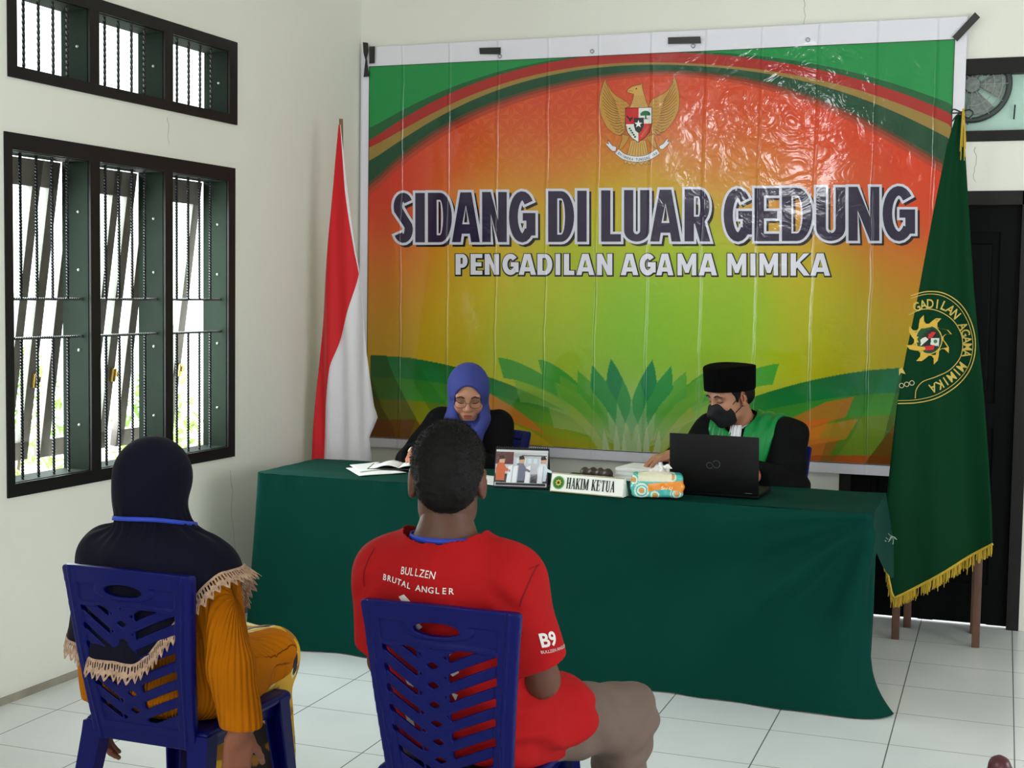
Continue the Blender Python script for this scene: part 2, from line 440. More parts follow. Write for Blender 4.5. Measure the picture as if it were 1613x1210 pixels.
def soft(name, prims, h, m, parent=None, wr=None, lo=None, hi=None, it=1, color=None, label=None, rib=None, disp=None):
    """mesh a list of primitives; wr=[(scale3, amplitude)...] wrinkles along the normal; color(V)->rgb array"""
    a, b = bounds(prims)
    if lo is not None: a = np.maximum(a, lo)
    if hi is not None: b = np.minimum(b, hi)
    V, Q = SDF(a, b, h).run(prims).mesh(); V = relax(V, Q, it)
    if wr or disp:
        N = vnormals(V, Q); d = np.zeros(len(V))
        for s_, amp in (wr or []): d += amp*vnoise(V, s_)
        if disp: d += disp(V)
        V = V+N*d[:, None]
    me = np_mesh(name, V, Q); smooth(me)
    if color is not None and len(me.vertices) == len(V): colattr(me, color(V))
    if rib is not None:
        at = me.attributes.new('rib', 'FLOAT', 'POINT'); at.data.foreach_set('value', np.asarray(rib(V), np.float32))
    return link(name, me, m, parent, None, label)
def bvh_of(o):
    me = o.data; V = [v.co[:] for v in me.vertices]; return BVHTree.FromPolygons(V, [tuple(p.vertices) for p in me.polygons])

# ================================================================== THE ROOM
YB = 6.795                                     # back wall
LO = np.array([-3.345, YB]); LT = np.array([-.0372, -.9993]); LN = np.array([.9993, -.0372])   # left wall: corner, along it, into the room
def LW(s, d, z):                               # s along the left wall from the corner, d outwards, z up
    p = LO+LT*s-LN*d; return (p[0], p[1], z)
wall_m = mat('wall_paint', (226, 226, 217), .75, .3, noise=(.9, .03), bump=(35, .12, .002))
floor_m = mat('floor_tile', (224, 226, 224), .18, .5)
ceil_m = mat('ceiling_paint', (235, 234, 228), .8)
black_m = mat('black_wood_paint', (19, 16, 16), .5, .25, noise=(9, .15), bump=(40, .15, .001, (1, 1, .1)))
green_dk = mat('dark_green_paint', (16, 29, 18), .75, .2, noise=(6, .2))
# tile joints: thin dark lines in the floor material
nt = floor_m.node_tree; b = nt.nodes['Principled BSDF']
geo = nt.nodes.new('ShaderNodeNewGeometry'); sep = nt.nodes.new('ShaderNodeSeparateXYZ'); nt.links.new(geo.outputs['Position'], sep.inputs[0])
def _m(op, a, bb=None):
    n = nt.nodes.new('ShaderNodeMath'); n.operation = op
    for i, q in enumerate((a, bb)):
        if q is None: continue
        if isinstance(q, (int, float)): n.inputs[i].default_value = q
        else: nt.links.new(q, n.inputs[i])
    return n.outputs[0]
def joint(sock, off, pitch, wd):
    f = _m('FRACT', _m('DIVIDE', _m('ADD', sock, 20*pitch-off), pitch)); g = _m('ABSOLUTE', _m('SUBTRACT', f, .5))
    return _m('GREATER_THAN', g, .5-wd/pitch/2)
J = _m('MAXIMUM', joint(sep.outputs[0], -.329, .4135, .0045), joint(sep.outputs[1], 4.467, .3875, .0035))
mx = nt.nodes.new('ShaderNodeMix'); mx.data_type = 'RGBA'; nt.links.new(J, mx.inputs['Factor'])
no = nt.nodes.new('ShaderNodeTexNoise'); no.inputs['Scale'].default_value = 1.3; nt.links.new(geo.outputs['Position'], no.inputs['Vector'])
cr = nt.nodes.new('ShaderNodeValToRGB'); nt.links.new(no.outputs['Fac'], cr.inputs[0])
cr.color_ramp.elements[0].position = .35; cr.color_ramp.elements[0].color = L((216, 221, 222)); cr.color_ramp.elements[1].position = .65; cr.color_ramp.elements[1].color = L((228, 232, 233))
nt.links.new(cr.outputs[0], mx.inputs['A']); mx.inputs['B'].default_value = L((110, 112, 112)); nt.links.new(mx.outputs['Result'], b.inputs['Base Color'])

def struct(o): o['kind'] = 'structure'; return o
RX, RY0, ZC = 3.05, -3.05, 3.9
struct(box('floor', (-3.9, RY0-.2, -.1), (RX+.2, YB+.1, 0), floor_m))
struct(box('ceiling', (-3.75, RY0-.15, ZC), (RX+.15, YB+.15, ZC+.1), ceil_m))
def wall_with_holes(name, f, u0, u1, z0, z1, holes, th):
    """f(u,d,z) -> world; holes = (u0,u1,z0,z1) openings"""
    us = sorted({u0, u1, *[h[0] for h in holes], *[h[1] for h in holes]}); zs = sorted({z0, z1, *[h[2] for h in holes], *[h[3] for h in holes]})
    solid = {}
    for i in range(len(us)-1):
        for j in range(len(zs)-1):
            cu, cz = (us[i]+us[i+1])/2, (zs[j]+zs[j+1])/2
            solid[i, j] = not any(h[0] < cu < h[1] and h[2] < cz < h[3] for h in holes)
    bm = bmesh.new(); vc = {}
    def v(i, j, d):
        if (i, j, d) not in vc: vc[i, j, d] = bm.verts.new(f(us[i], d, zs[j]))
        return vc[i, j, d]
    for (i, j), s_ in solid.items():
        if not s_: continue
        bm.faces.new([v(i, j, 0), v(i+1, j, 0), v(i+1, j+1, 0), v(i, j+1, 0)]); bm.faces.new([v(i, j+1, th), v(i+1, j+1, th), v(i+1, j, th), v(i, j, th)])
        for di, dj, e in ((-1, 0, ((i, j), (i, j+1))), (1, 0, ((i+1, j), (i+1, j+1))), (0, -1, ((i, j), (i+1, j))), (0, 1, ((i, j+1), (i+1, j+1)))):
            if not solid.get((i+di, j+dj), False):
                (a, c), (p, q) = e; bm.faces.new([v(a, c, 0), v(p, q, 0), v(p, q, th), v(a, c, th)])
    return struct(from_bm(name, bm, wall_m))
WIN_LO = (1.222, 2.712, .768, 2.112); WIN_UP = (1.206, 2.69, 2.312, 2.69)
WTH = .13
wall_with_holes('wall_left', LW, -.13, 9.9, 0, ZC, [WIN_LO, WIN_UP], WTH)
DX0, DX1, DZ = -.735, .112, 2.063                          # door opening in the back wall
TX0, TX1, TZ0, TZ1 = -.76, 1.05, 2.292, 2.675              # transom above it
wall_with_holes('wall_back', lambda u, d, z: (u, YB+d, z), -3.5, RX, 0, ZC, [(DX0, DX1, 0, DZ), (TX0, TX1, TZ0, TZ1)], WTH)
wall_with_holes('wall_right', lambda u, d, z: (RX+d, u, z), RY0, YB+.13, 0, ZC, [(1.3, 3.9, .95, 2.45)], WTH)
wall_with_holes('wall_front', lambda u, d, z: (u, RY0-d, z), -3.9, RX+.13, 0, ZC, [(.35, 2.9, 0, 2.5), (-3.24, -1.76, 2.84, 3.76)], WTH)
# grimy joint strip at the foot of the left wall
def lbox(name, s0, s1, d0, d1, z0, z1, m, parent=None, bev=0):
    bm = bmesh.new(); add_box(bm, (s0, d0, z0), (s1, d1, z1), bev)
    for v in bm.verts: v.co = LW(*v.co)
    return from_bm(name, bm, m, parent, sm=.6 if bev else None)
struct(lbox('baseboard_left', 0, 9.8, -.008, 0, 0, .028, mat('cement_strip', (150, 144, 128), .9, noise=(7, .25))))

# hairline cracks in the plaster
crack_m = mat('plaster_crack', (120, 118, 108), .9)
def crack(name, f, pts):
    a = Art(); p = smoothpath(pts, 4)
    p = p+np.random.uniform(-.004, .004, p.shape); a.stroke(p, list(np.linspace(.0022, .0012, len(p))), (128, 126, 116))
    o = a.build(name, f, mat('art_matte', (255, 255, 255), .9, .2, attr='Col')); return o
def lwpx(px, py):
    d = ray(px, py); k = ((LO-CAM[:2])@LN)/(d[:2]@LN); p = CAM+k*d; return ((p[:2]-LO)@LT, p[2])
c_ = crack('wall_crack', lambda u, v, w_: LW(u, -.0008-w_, v), [lwpx(*q) for q in ((362, 742), (366, 775), (364, 800), (369, 850), (371, 872))]); props(struct(c_), None)
c_ = crack('wall_crack', lambda u, v, w_: LW(u, -.0008-w_, v), [lwpx(*q) for q in ((263, 186), (266, 200), (264, 212), (266, 228))]); struct(c_)
c_ = crack('wall_crack', lambda u, v, w_: (u, YB-.0008-w_, v), [tuple(on(*q, 1, YB)[[0, 2]]) for q in ((1535, 232), (1537, 252), (1534, 275), (1536, 287))]); struct(c_)
c_ = crack('wall_crack', lambda u, v, w_: (u, YB-.0008-w_, v), [tuple(on(*q, 1, YB)[[0, 2]]) for q in ((1266, 0), (1268, 20), (1267, 45), (1269, 56))]); struct(c_)

# ---- windows of the left wall
glass_m = bpy.data.materials.new('window_glass'); glass_m.use_nodes = True
_n = glass_m.node_tree; _n.nodes.remove(_n.nodes['Principled BSDF']); tr_ = _n.nodes.new('ShaderNodeBsdfTransparent'); gl_ = _n.nodes.new('ShaderNodeBsdfGlossy')
tr_.inputs[0].default_value = (.9, .95, .93, 1); gl_.inputs['Roughness'].default_value = .03; gl_.inputs['Color'].default_value = (.8, .8, .8, 1)
mx_ = _n.nodes.new('ShaderNodeMixShader'); fr_ = _n.nodes.new('ShaderNodeLayerWeight'); pw_ = _n.nodes.new('ShaderNodeMath'); pw_.operation = 'POWER'; pw_.inputs[1].default_value = 5; _n.links.new(fr_.outputs['Facing'], pw_.inputs[0])
_n.links.new(pw_.outputs[0], mx_.inputs[0]); _n.links.new(tr_.outputs[0], mx_.inputs[1]); _n.links.new(gl_.outputs[0], mx_.inputs[2]); _n.links.new(mx_.outputs[0], _n.nodes['Material Output'].inputs[0])
iron_m = mat('black_iron', (22, 22, 24), .4, .5)
brass_m = mat('brass', (190, 160, 90), .3, .5, metal=.9)
def window(name, W, opens, z0, z1, hbars=(), sash=None):
    s0, s1, a, bz = W; root = thing(name, None, None); struct(root)
    bm = bmesh.new(); D0, D1 = -.008, .078
    add_box(bm, (s0, D0, a), (s1, D1, z0)); add_box(bm, (s0, D0, z1), (s1, D1, bz))
    ed = [s0]+[q for o in opens for q in o]+[s1]
    for i in range(0, len(ed), 2): add_box(bm, (ed[i], D0, z0), (ed[i+1], D1, z1))
    for v in bm.verts: v.co = LW(*v.co)
    from_bm('window_frame', bm, black_m, root)
    for k, (o0, o1) in enumerate(opens):
        # green-painted inner lining of the opening
        bm = bmesh.new(); t = .003
        for q in ((o0, o0+t, z0, z1), (o1-t, o1, z0, z1), (o0, o1, z1-t, z1), (o0, o1, z0, z0+t)): add_box(bm, (q[0], .004, q[2]), (q[1], WTH+.0, q[3]))
        for v in bm.verts: v.co = LW(*v.co)
        from_bm('jamb_lining', bm, green_dk, root)
        # twisted iron bars
        segs = [(z0, z1)] if not hbars else [(z0, hbars[1]), (hbars[0], z1)]
        for j in range(1, 5):
            sx = o0+(o1-o0)*j/5
            for (za, zb) in segs:
                bm = bmesh.new(); n = max(int((zb-za)/.006), 2); rings = []; r = .0052
                for i in range(n+1):
                    z = za+(zb-za)*i/n; tw = z*2*PI/.05 if hbars else z*2*PI/.09
                    rings.append([bm.verts.new(LW(sx+r*1.25*math.cos(tw+q*PI/2), .035+r*1.25*math.sin(tw+q*PI/2), z)) for q in range(4)])
                for A_, B_ in zip(rings, rings[1:]):
                    for q in range(4): bm.faces.new((A_[q], A_[(q+1) % 4], B_[(q+1) % 4], B_[q]))
                from_bm('security_bar', bm, iron_m, root)
        for hz in hbars:
            bm = bmesh.new(); n = int((o1-o0)/.006); rings = []; r = .0052
            for i in range(n+1):
                s_ = o0+(o1-o0)*i/n; tw = s_*2*PI/.05
                rings.append([bm.verts.new(LW(s_, .035+r*1.25*math.cos(tw+q*PI/2), hz+r*1.25*math.sin(tw+q*PI/2))) for q in range(4)])
            for A_, B_ in zip(rings, rings[1:]):
                for q in range(4): bm.faces.new((A_[q], A_[(q+1) % 4], B_[(q+1) % 4], B_[q]))
            from_bm('cross_bar', bm, iron_m, root)
        # bolt heads on the jamb
        for zz in ([1.0, 1.3, 1.62, 1.85] if hbars else [(z0+z1)/2]):
            bm = bmesh.new(); bmesh.ops.create_uvsphere(bm, u_segments=8, v_segments=6, radius=.006)
            for v in bm.verts: v.co = LW(o0+.004+v.co.x, .05+v.co.y, zz+v.co.z)
            from_bm('bolt_head', bm, mat('galvanised', (200, 205, 200), .4, .5, metal=.6), root)
        if sash:
            ang, extra = sash[k]
            hz_, hd = z1-.006, WTH+.004; Ht = z1-z0-.02
            def S(s_, e, h): # along sash: h downward, e outward normal
                return LW(s_, hd+math.sin(ang)*h+math.cos(ang)*e, hz_-math.cos(ang)*h+math.sin(ang)*e)
            bm = bmesh.new(); st = .055
            for q in ((o0+.004, o0+st, 0, Ht), (o1-st, o1-.004, 0, Ht), (o0+.004, o1-.004, 0, .105), (o0+.004, o1-.004, Ht-.075, Ht)) + (((o0+st+.05, o0+st+.095, 0, Ht),) if extra else ()):
                add_box(bm, (q[0], 0, q[2]), (q[1], .032, q[3]))
            for v in bm.verts: v.co = S(*v.co)
            so = from_bm('awning_sash', bm, mat('sash_paint', (96, 92, 84), .6, noise=(12, .2)), root)
            bm = bmesh.new(); add_box(bm, (o0+.03, .013, .03), (o1-.03, .017, Ht-.03))
            for v in bm.verts: v.co = S(*v.co)
            from_bm('glass_pane', bm, glass_m, so)
            bm = bmesh.new(); add_box(bm, (o0+.012, -.02, Ht-.36), (o0+.034, .0, Ht-.30), .004); add_box(bm, (o0+.012, -.032, Ht-.35), (o0+.024, -.018, Ht-.325), .003)
            for v in bm.verts: v.co = S(*v.co)
            from_bm('latch', bm, brass_m, so, sm=.6)
        else:
            bm = bmesh.new(); add_box(bm, (o0, WTH-.02, z0), (o1, WTH-.015, z1))
            for v in bm.verts: v.co = LW(*v.co)
            from_bm('glass_pane', bm, glass_m, root)
    return root
window('window_1', WIN_LO, [(1.277, 1.703), (1.757, 2.185), (2.243, 2.675)], .818, 2.05, (1.504, 1.356), [(.14, False), (.145, True), (.15, True)])
window('window_2', WIN_UP, [(1.27, 1.70), (1.757, 2.185), (2.243, 2.645)], 2.355, 2.64)

# ---- outside: pale yard and a few shrubs in the glare
yard = struct(box('ground', (-14, -6, -.5), (-3.95, 16, -.4), mat('pale_yard', (205, 205, 195), .9)))
leaf_m = mat('leaf', (176, 205, 120), .5, .4, noise=(4, .3))
def shrub(x, y, z, rr, n, label):
    t = thing('shrub', label, 'shrub', (x, y, -.4), 0, 'shrubs outside the window'); bm = bmesh.new()
    for i in range(n):
        a, e = random.uniform(0, 2*PI), random.uniform(-.5, 1.4); r = rr*random.uniform(.5, 1)
        c = Vector((r*math.cos(a)*math.cos(e)*.7, r*math.sin(a)*math.cos(e)*.8, z+r*math.sin(e)*1.2)); s_ = random.uniform(.04, .08)
        M_ = Matrix.Translation(c) @ Matrix.Rotation(random.uniform(0, 6.3), 4, 'Z') @ Matrix.Rotation(random.uniform(-1.2, 1.2), 4, 'X')
        v = [bm.verts.new(M_ @ Vector(q)) for q in ((0, 0, 0), (s_*.35, s_*.6, .01), (0, s_*1.6, -.01), (-s_*.35, s_*.6, .01))]; bm.faces.new(v)
    from_bm('foliage', bm, leaf_m, t)
    bm = bmesh.new()
    for k in range(5):
        a = k*1.3; add_tube(bm, [(0, 0, 0), (.05*math.cos(a), .05*math.sin(a), z*.5), (.18*rr*math.cos(a), .18*rr*math.sin(a), z+.1)], [.014, .01, .006], 6)
    from_bm('stem', bm, mat('bark', (110, 95, 70), .8), t)
shrub(-6.3, 7.5, .95, .55, 420, 'green leafy shrub outside, seen through the middle window opening')
shrub(-5.9, 8.6, .75, .5, 320, 'yellow-green shrub outside, seen through the window opening nearest the flag')

# ---- door and transom in the back wall
door = struct(thing('door_1', None, None))
bm = bmesh.new(); y0, y1 = YB-.006, YB+.10
add_box(bm, (DX0, y0, 0), (DX0+.055, y1, DZ)); add_box(bm, (DX1-.055, y0, 0), (DX1, y1, DZ)); add_box(bm, (DX0, y0, DZ-.065), (DX1, y1, DZ))
from_bm('door_frame', bm, black_m, door)
bm = bmesh.new(); dl, dr = DX0+.055, DX1-.055
add_box(bm, (dl, YB+.045, .008), (dr, YB+.075, DZ-.065))
for (a, c) in ((dl, dl+.09), (dr-.09, dr), ((dl+dr)/2-.035, (dl+dr)/2+.035)): add_box(bm, (a, YB+.03, .008), (c, YB+.046, DZ-.065))
for (a, c) in ((.01, .2), (.95, 1.07), (DZ-.19, DZ-.065)): add_box(bm, (dl, YB+.031, a), (dr, YB+.0455, c))
xm = (dl+dr)/2
for (a, c) in ((dl+.125, xm-.07), (xm+.07, dr-.125)):
    for (e, g) in ((.25, .90), (1.12, 1.82)): add_box(bm, (a, YB+.036, e), (c, YB+.05, g), .008)
from_bm('door_leaf', bm, mat('door_black', (4, 5, 6), .6, .1, noise=(5, .2), bump=(30, .2, .001, (1, 1, .08))), door)
win3 = struct(thing('window_3', None, None))
bm = bmesh.new(); add_box(bm, (TX0, y0, TZ1-.072), (TX1, y1, TZ1)); add_box(bm, (TX0, y0, TZ0), (TX1, y1, TZ0+.05)); add_box(bm, (TX0, y0, TZ0), (TX0+.05, y1, TZ1)); add_box(bm, (TX1-.05, y0, TZ0), (TX1, y1, TZ1))
from_bm('window_frame', bm, black_m, win3)
pane_m = mat('frosted_teal_glass', (178, 212, 200), .25, .5, noise=(2.5, .05), emit=0)
box('glass_pane', (TX0+.04, YB+.05, TZ0+.04), (TX1-.04, YB+.058, TZ1-.06), pane_m, win3)
fan = thing('exhaust_fan', 'round grey exhaust fan with dark rim behind the top right corner of the banner', 'fan', (-.185, YB+.03, 2.56))
bm = bmesh.new(); add_tube(bm, [(.165*math.cos(q*2*PI/48), 0, .165*math.sin(q*2*PI/48)) for q in range(48)], .0135, 8, True); from_bm('rim', bm, mat('fan_rim', (52, 58, 58), .5), fan, sm=.9)
bm = bmesh.new()
for k in range(5):
    a = k*2*PI/5; P = []
    for rr_, da in ((.03, -.35), (.145, -.5), (.15, .1), (.145, .45), (.03, .35)): P.append((rr_*math.cos(a+da), rr_*math.sin(a+da)))
    add_prism(bm, P, lambda u, v, w_: (u, -.001+.006*math.sin(math.atan2(v, u)*5)+w_, v), .003)
bmesh.ops.create_cone(bm, cap_ends=True, segments=20, radius1=.04, radius2=.035, depth=.02, matrix=Matrix.Rotation(PI/2, 4, 'X'))
from_bm('blades', bm, mat('fan_grey', (120, 128, 124), .55, noise=(60, .35)), fan)
bm = bmesh.new()
for rr_ in (.06, .1, .135): add_tube(bm, [(rr_*math.cos(q*2*PI/40), -.013, rr_*math.sin(q*2*PI/40)) for q in range(40)], .0016, 5, True)
for q in range(12): add_tube(bm, [(.03*math.cos(q*PI/6), -.013, .03*math.sin(q*PI/6)), (.16*math.cos(q*PI/6), -.012, .16*math.sin(q*PI/6))], .0016, 5)
from_bm('guard', bm, mat('fan_guard', (150, 158, 154), .5), fan, sm=.9)
p_ = on(1597, 188, 1, YB+.03); q_ = on(1599, 165, 1, YB+.03)
tube('window_hook', [tuple(p_), tuple(q_)], .004, iron_m, win3, 6)

# ================================================================== THE BANNER
# printed vinyl: glossy, with fold ridges and crinkles shared by every printed layer
def vinyl(name):
    m = mat(name, (255, 255, 255), .10, .45, attr='Col'); nt = m.node_tree; b = nt.nodes['Principled BSDF']
    N = lambda t: nt.nodes.new(t); lk = nt.links.new
    g = N('ShaderNodeNewGeometry'); sp = N('ShaderNodeSeparateXYZ'); lk(g.outputs['Position'], sp.inputs[0])
    def mth(op, a, c=None):
        n = N('ShaderNodeMath'); n.operation = op
        for i, q in enumerate((a, c)):
            if q is None: continue
            if isinstance(q, (int, float)): n.inputs[i].default_value = q
            else: lk(q, n.inputs[i])
        return n.outputs[0]
    wob = N('ShaderNodeTexNoise'); wob.inputs['Scale'].default_value = 2.2; mp = N('ShaderNodeMapping'); mp.inputs['Scale'].default_value = (.3, 1, 1.6); lk(g.outputs['Position'], mp.inputs[0]); lk(mp.outputs[0], wob.inputs['Vector'])
    xx = mth('ADD', sp.outputs[0], mth('MULTIPLY', mth('SUBTRACT', wob.outputs['Fac'], .5), .03))
    f = mth('SUBTRACT', mth('FRACT', mth('DIVIDE', mth('ADD', xx, 10.36), .2745)), .5)
    ridge = mth('POWER', mth('MAXIMUM', mth('SUBTRACT', 1, mth('DIVIDE', mth('ABSOLUTE', f), .045)), 0), 2)
    zf = mth('SUBTRACT', mth('FRACT', mth('DIVIDE', mth('ADD', sp.outputs[2], .12), .52)), .5)
    ridge2 = mth('POWER', mth('MAXIMUM', mth('SUBTRACT', 1, mth('DIVIDE', mth('ABSOLUTE', zf), .02)), 0), 2)
    n1 = N('ShaderNodeTexNoise'); n1.inputs['Scale'].default_value = 9; n1.inputs['Detail'].default_value = 3; n1.inputs['Distortion'].default_value = 1.2; lk(g.outputs['Position'], n1.inputs['Vector'])
    n2 = N('ShaderNodeTexNoise'); n2.inputs['Scale'].default_value = 1.7; n2.inputs['Detail'].default_value = 2; lk(g.outputs['Position'], n2.inputs['Vector'])
    # crinkling gathers towards the upper right, where the sheet is pulled
    dx = mth('SUBTRACT', sp.outputs[0], -1.05); dz = mth('SUBTRACT', sp.outputs[2], 2.48)
    rr = mth('ADD', mth('MULTIPLY', dx, dx), mth('MULTIPLY', mth('MULTIPLY', dz, dz), 2.0))
    gath = mth('ADD', .12, mth('MULTIPLY', 1.0, mth('POWER', 2.718, mth('MULTIPLY', rr, -9.0))))
    h = mth('ADD', mth('MULTIPLY', ridge, .0042), mth('MULTIPLY', mth('MULTIPLY', n1.outputs['Fac'], gath), .016))
    h = mth('ADD', h, mth('MULTIPLY', n2.outputs['Fac'], .012))
    bp = N('ShaderNodeBump'); bp.inputs['Strength'].default_value = .85; bp.inputs['Distance'].default_value = 1.0; lk(h, bp.inputs['Height']); lk(bp.outputs[0], b.inputs['Normal'])
    return m
vinyl_m = vinyl('printed_vinyl')
BX0, BX1, BZ0, BZ1 = -3.328, -.214, .700, 2.868       # sheet
AX0, AX1, AZ0, AZ1 = -3.281, -.268, .752, 2.764       # printed area
def by(x, z):    # the sheet's slight sag away from the wall
    return YB-.024-.004*np.sin(x*3.1+.6)*np.sin(z*2.2)-.003*np.cos(x*7)
bpx = lambda px, py: tuple(on(px, py, 1, YB-.024)[[0, 2]])
def bf(lay0): return lambda u, v, l: (u, float(by(u, v))-.0008-lay0-l, v)
def bfp(lay0):
    def g(px, py, l):
        u, v = bpx(px, py); return (u, float(by(u, v))-.0008-lay0-l, v)
    return g
GX, GZ = np.linspace(BX0, BX1, 780), np.linspace(BZ0, BZ1, 545)
XX, ZZ = np.meshgrid(GX, GZ, indexing='ij')
# inverse map to the layout units the artwork was measured in
_d = np.stack([XX-CAM[0], np.full_like(XX, YB-.024)-CAM[1], ZZ-CAM[2]], -1)
PXg = FPX*(_d@AX_R)/(_d@AX_F)+806.5; PYg = 605-FPX*(_d@AX_U)/(_d@AX_F)
samples = [(600,320,205,60,45),(590,290,200,55,42),(700,250,212,80,55),(850,180,208,84,55),(1000,150,205,80,52),(1150,170,212,84,54),(1300,220,215,75,48),(1450,280,214,68,40),(600,400,206,100,50),(600,480,192,135,48),(600,540,190,150,42),
 (750,300,212,135,62),(850,260,206,135,58),(1000,250,200,140,58),(1150,260,206,138,60),(1250,280,210,115,58),(800,350,208,172,58),(1000,330,196,182,50),(1200,350,198,168,56),(1350,330,208,92,50),(1480,330,214,72,40),(700,480,205,185,56),(850,480,182,190,52),(1000,480,138,185,52),(1150,480,146,185,52),(1300,480,182,182,36),(1430,480,190,150,36),(1430,420,200,120,40),
 (690,550,192,170,42),(850,550,150,182,50),(1000,550,128,182,50),(1150,550,142,182,46),(1300,550,176,176,30),(1410,550,178,162,28),(750,400,206,180,56),(900,400,170,186,56),(1100,400,160,188,56),(1300,410,190,170,44),(640,420,208,130,50),
 (800,640,190,190,60),(900,660,150,180,90),(1000,690,172,190,140),(1100,660,150,182,90),(1200,640,180,180,60)]
S_ = np.array(samples, float)
num = np.zeros(XX.shape+(3,)); den = np.zeros(XX.shape)
for s_ in S_:
    wt = np.exp(-((PXg-s_[0])**2+(PYg-s_[1])**2)/(2*52.0**2))+1e-9; num += wt[..., None]*s_[2:]; den += wt
IMG = num/den[..., None]
def blend(mask, rgb, a):
    a = np.asarray(a)*mask; IMG[...] = IMG*(1-a[..., None])+np.array(rgb, float)*a[..., None]
# star-flower ornament in the upper field
k_ = 2*PI/46.0
fl = np.zeros(XX.shape)
for (ox, oy) in ((0, 0), (23, 23)):
    cx_ = (PXg+ox+23) % 46-23; cy_ = (PYg+oy+23) % 46-23; r_ = np.hypot(cx_, cy_); th_ = np.arctan2(cy_, cx_)
    pet = np.abs(np.cos(4*th_)); fl = np.maximum(fl, ((r_ < 21*pet**.6) & (r_ > 2)).astype(float)*(.5+.5*(np.abs(np.sin(8*th_)) > .35)))
blend(fl, (186, 52, 38), .33*np.clip((300-PYg)/130, 0, 1))
def inside(poly):
    P = np.array(poly, float); res = np.zeros(XX.shape, bool); x0, y0 = P.min(0); x1, y1 = P.max(0)
    m = (PXg >= x0) & (PXg <= x1) & (PYg >= y0) & (PYg <= y1)
    X, Y = PXg[m], PYg[m]; r = np.zeros(X.shape, bool)
    for a, c in zip(P, np.roll(P, -1, 0)):
        if a[1] == c[1]: continue
        q = ((a[1] > Y) != (c[1] > Y)) & (X < (c[0]-a[0])*(Y-a[1])/(c[1]-a[1])+a[0]); r ^= q
    res[m] = r; return res
# --- leaf fan along the lower edge
BASE = (994.0, 712.0)
def fancurve(T, p, n=26, base=BASE, lift=0):
    t = np.linspace(0, 1, n); return np.stack([T[0]+(base[0]-T[0])*t, T[1]+(base[1]-T[1])*t**p-lift*np.sin(t*PI)], 1)
def mirror(P, sgn): return P if sgn < 0 else [(2*BASE[0]-x if sgn > 0 else x, y) for x, y in P]
def band(sgn, T0, T1, p0, p1, rgb, a, grey=.0):
    """blade between two curves running from T0/T1 to the base of the fan"""
    U = fancurve(T0, p0); V = fancurve(T1, p1); P = [tuple(q) for q in U]+[tuple(q) for q in V[::-1]]
    if sgn > 0: P = [(BASE[0]+(BASE[0]-x)*(1.11 if T0[0] < 800 else 1.0), y-(0 if T0[0] < 800 else -1)) for x, y in P]
    m = inside(P); blend(m, rgb, a)
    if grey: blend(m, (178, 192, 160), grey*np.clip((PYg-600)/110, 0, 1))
greens = [(20, 108, 56), (62, 150, 60), (98, 160, 66), (150, 160, 44)]
for sgn in (-1, 1):
    # five sweeping bands from the sheet's side
    yl = [560, 594, 629, 662, 694, 712] if sgn < 0 else [579, 618, 653, 688, 718, 740]
    cols = [(22, 120, 62), (64, 150, 60), (150, 160, 40) if sgn < 0 else (205, 120, 50), (206, 160, 44) if sgn < 0 else (200, 112, 52), (196, 96, 48)]
    for i in range(5):
        xs = 583 if sgn < 0 else 1508; t = np.linspace(0, 1, 50); x = xs+(BASE[0]-xs)*t; te = t if sgn < 0 else np.clip((t-.12)/.88, 0, 1)
        up = yl[i]+(BASE[1]-yl[i])*te**1.9; dn = yl[i+1]+(BASE[1]-yl[i+1])*te**1.9
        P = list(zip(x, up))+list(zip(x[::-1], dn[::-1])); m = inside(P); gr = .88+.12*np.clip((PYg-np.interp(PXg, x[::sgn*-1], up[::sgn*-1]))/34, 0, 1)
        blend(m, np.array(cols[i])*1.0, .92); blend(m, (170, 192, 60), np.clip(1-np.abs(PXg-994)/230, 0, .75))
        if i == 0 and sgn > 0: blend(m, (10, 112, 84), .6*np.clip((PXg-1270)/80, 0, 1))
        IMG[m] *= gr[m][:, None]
        if sgn > 0 and i in (2, 3): blend(m & (PXg > 1332-(PYg-622)*.62+(i-2)*34), (96, 140, 46), .85)
    # crossing darker facets at the far end
    if sgn < 0:
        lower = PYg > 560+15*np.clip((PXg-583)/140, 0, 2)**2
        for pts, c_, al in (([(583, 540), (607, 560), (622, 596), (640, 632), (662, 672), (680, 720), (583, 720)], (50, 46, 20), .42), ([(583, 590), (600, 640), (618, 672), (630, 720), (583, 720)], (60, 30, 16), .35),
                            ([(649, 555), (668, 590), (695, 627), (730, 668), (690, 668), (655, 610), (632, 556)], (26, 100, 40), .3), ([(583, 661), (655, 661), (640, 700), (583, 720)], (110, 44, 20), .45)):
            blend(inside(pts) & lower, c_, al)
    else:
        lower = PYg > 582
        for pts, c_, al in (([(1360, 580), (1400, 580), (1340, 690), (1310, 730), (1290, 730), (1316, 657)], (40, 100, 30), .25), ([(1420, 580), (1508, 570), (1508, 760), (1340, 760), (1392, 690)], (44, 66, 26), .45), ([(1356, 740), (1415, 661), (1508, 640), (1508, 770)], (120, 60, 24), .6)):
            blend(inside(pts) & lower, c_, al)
    # pointed blades
    if sgn < 0: tips = [((784, 563), 1.55), ((847, 566), 1.6)]
    else: tips = [((784, 573), 1.55), ((850, 576), 1.6)]
    for (T, p) in tips:
        far = T[0] < 890
        if far:
            for j, (c_, al) in enumerate((((62, 148, 58), .88), ((112, 166, 60), .6), ((186, 180, 70), .25))):
                o = j*33; dx_ = j*(26 if j < 2 else 40); band(sgn, (T[0]+dx_, T[1]+o+dx_*.16), (T[0]+9+dx_, T[1]+o+33+dx_*.16), p, p, c_, al, .5)
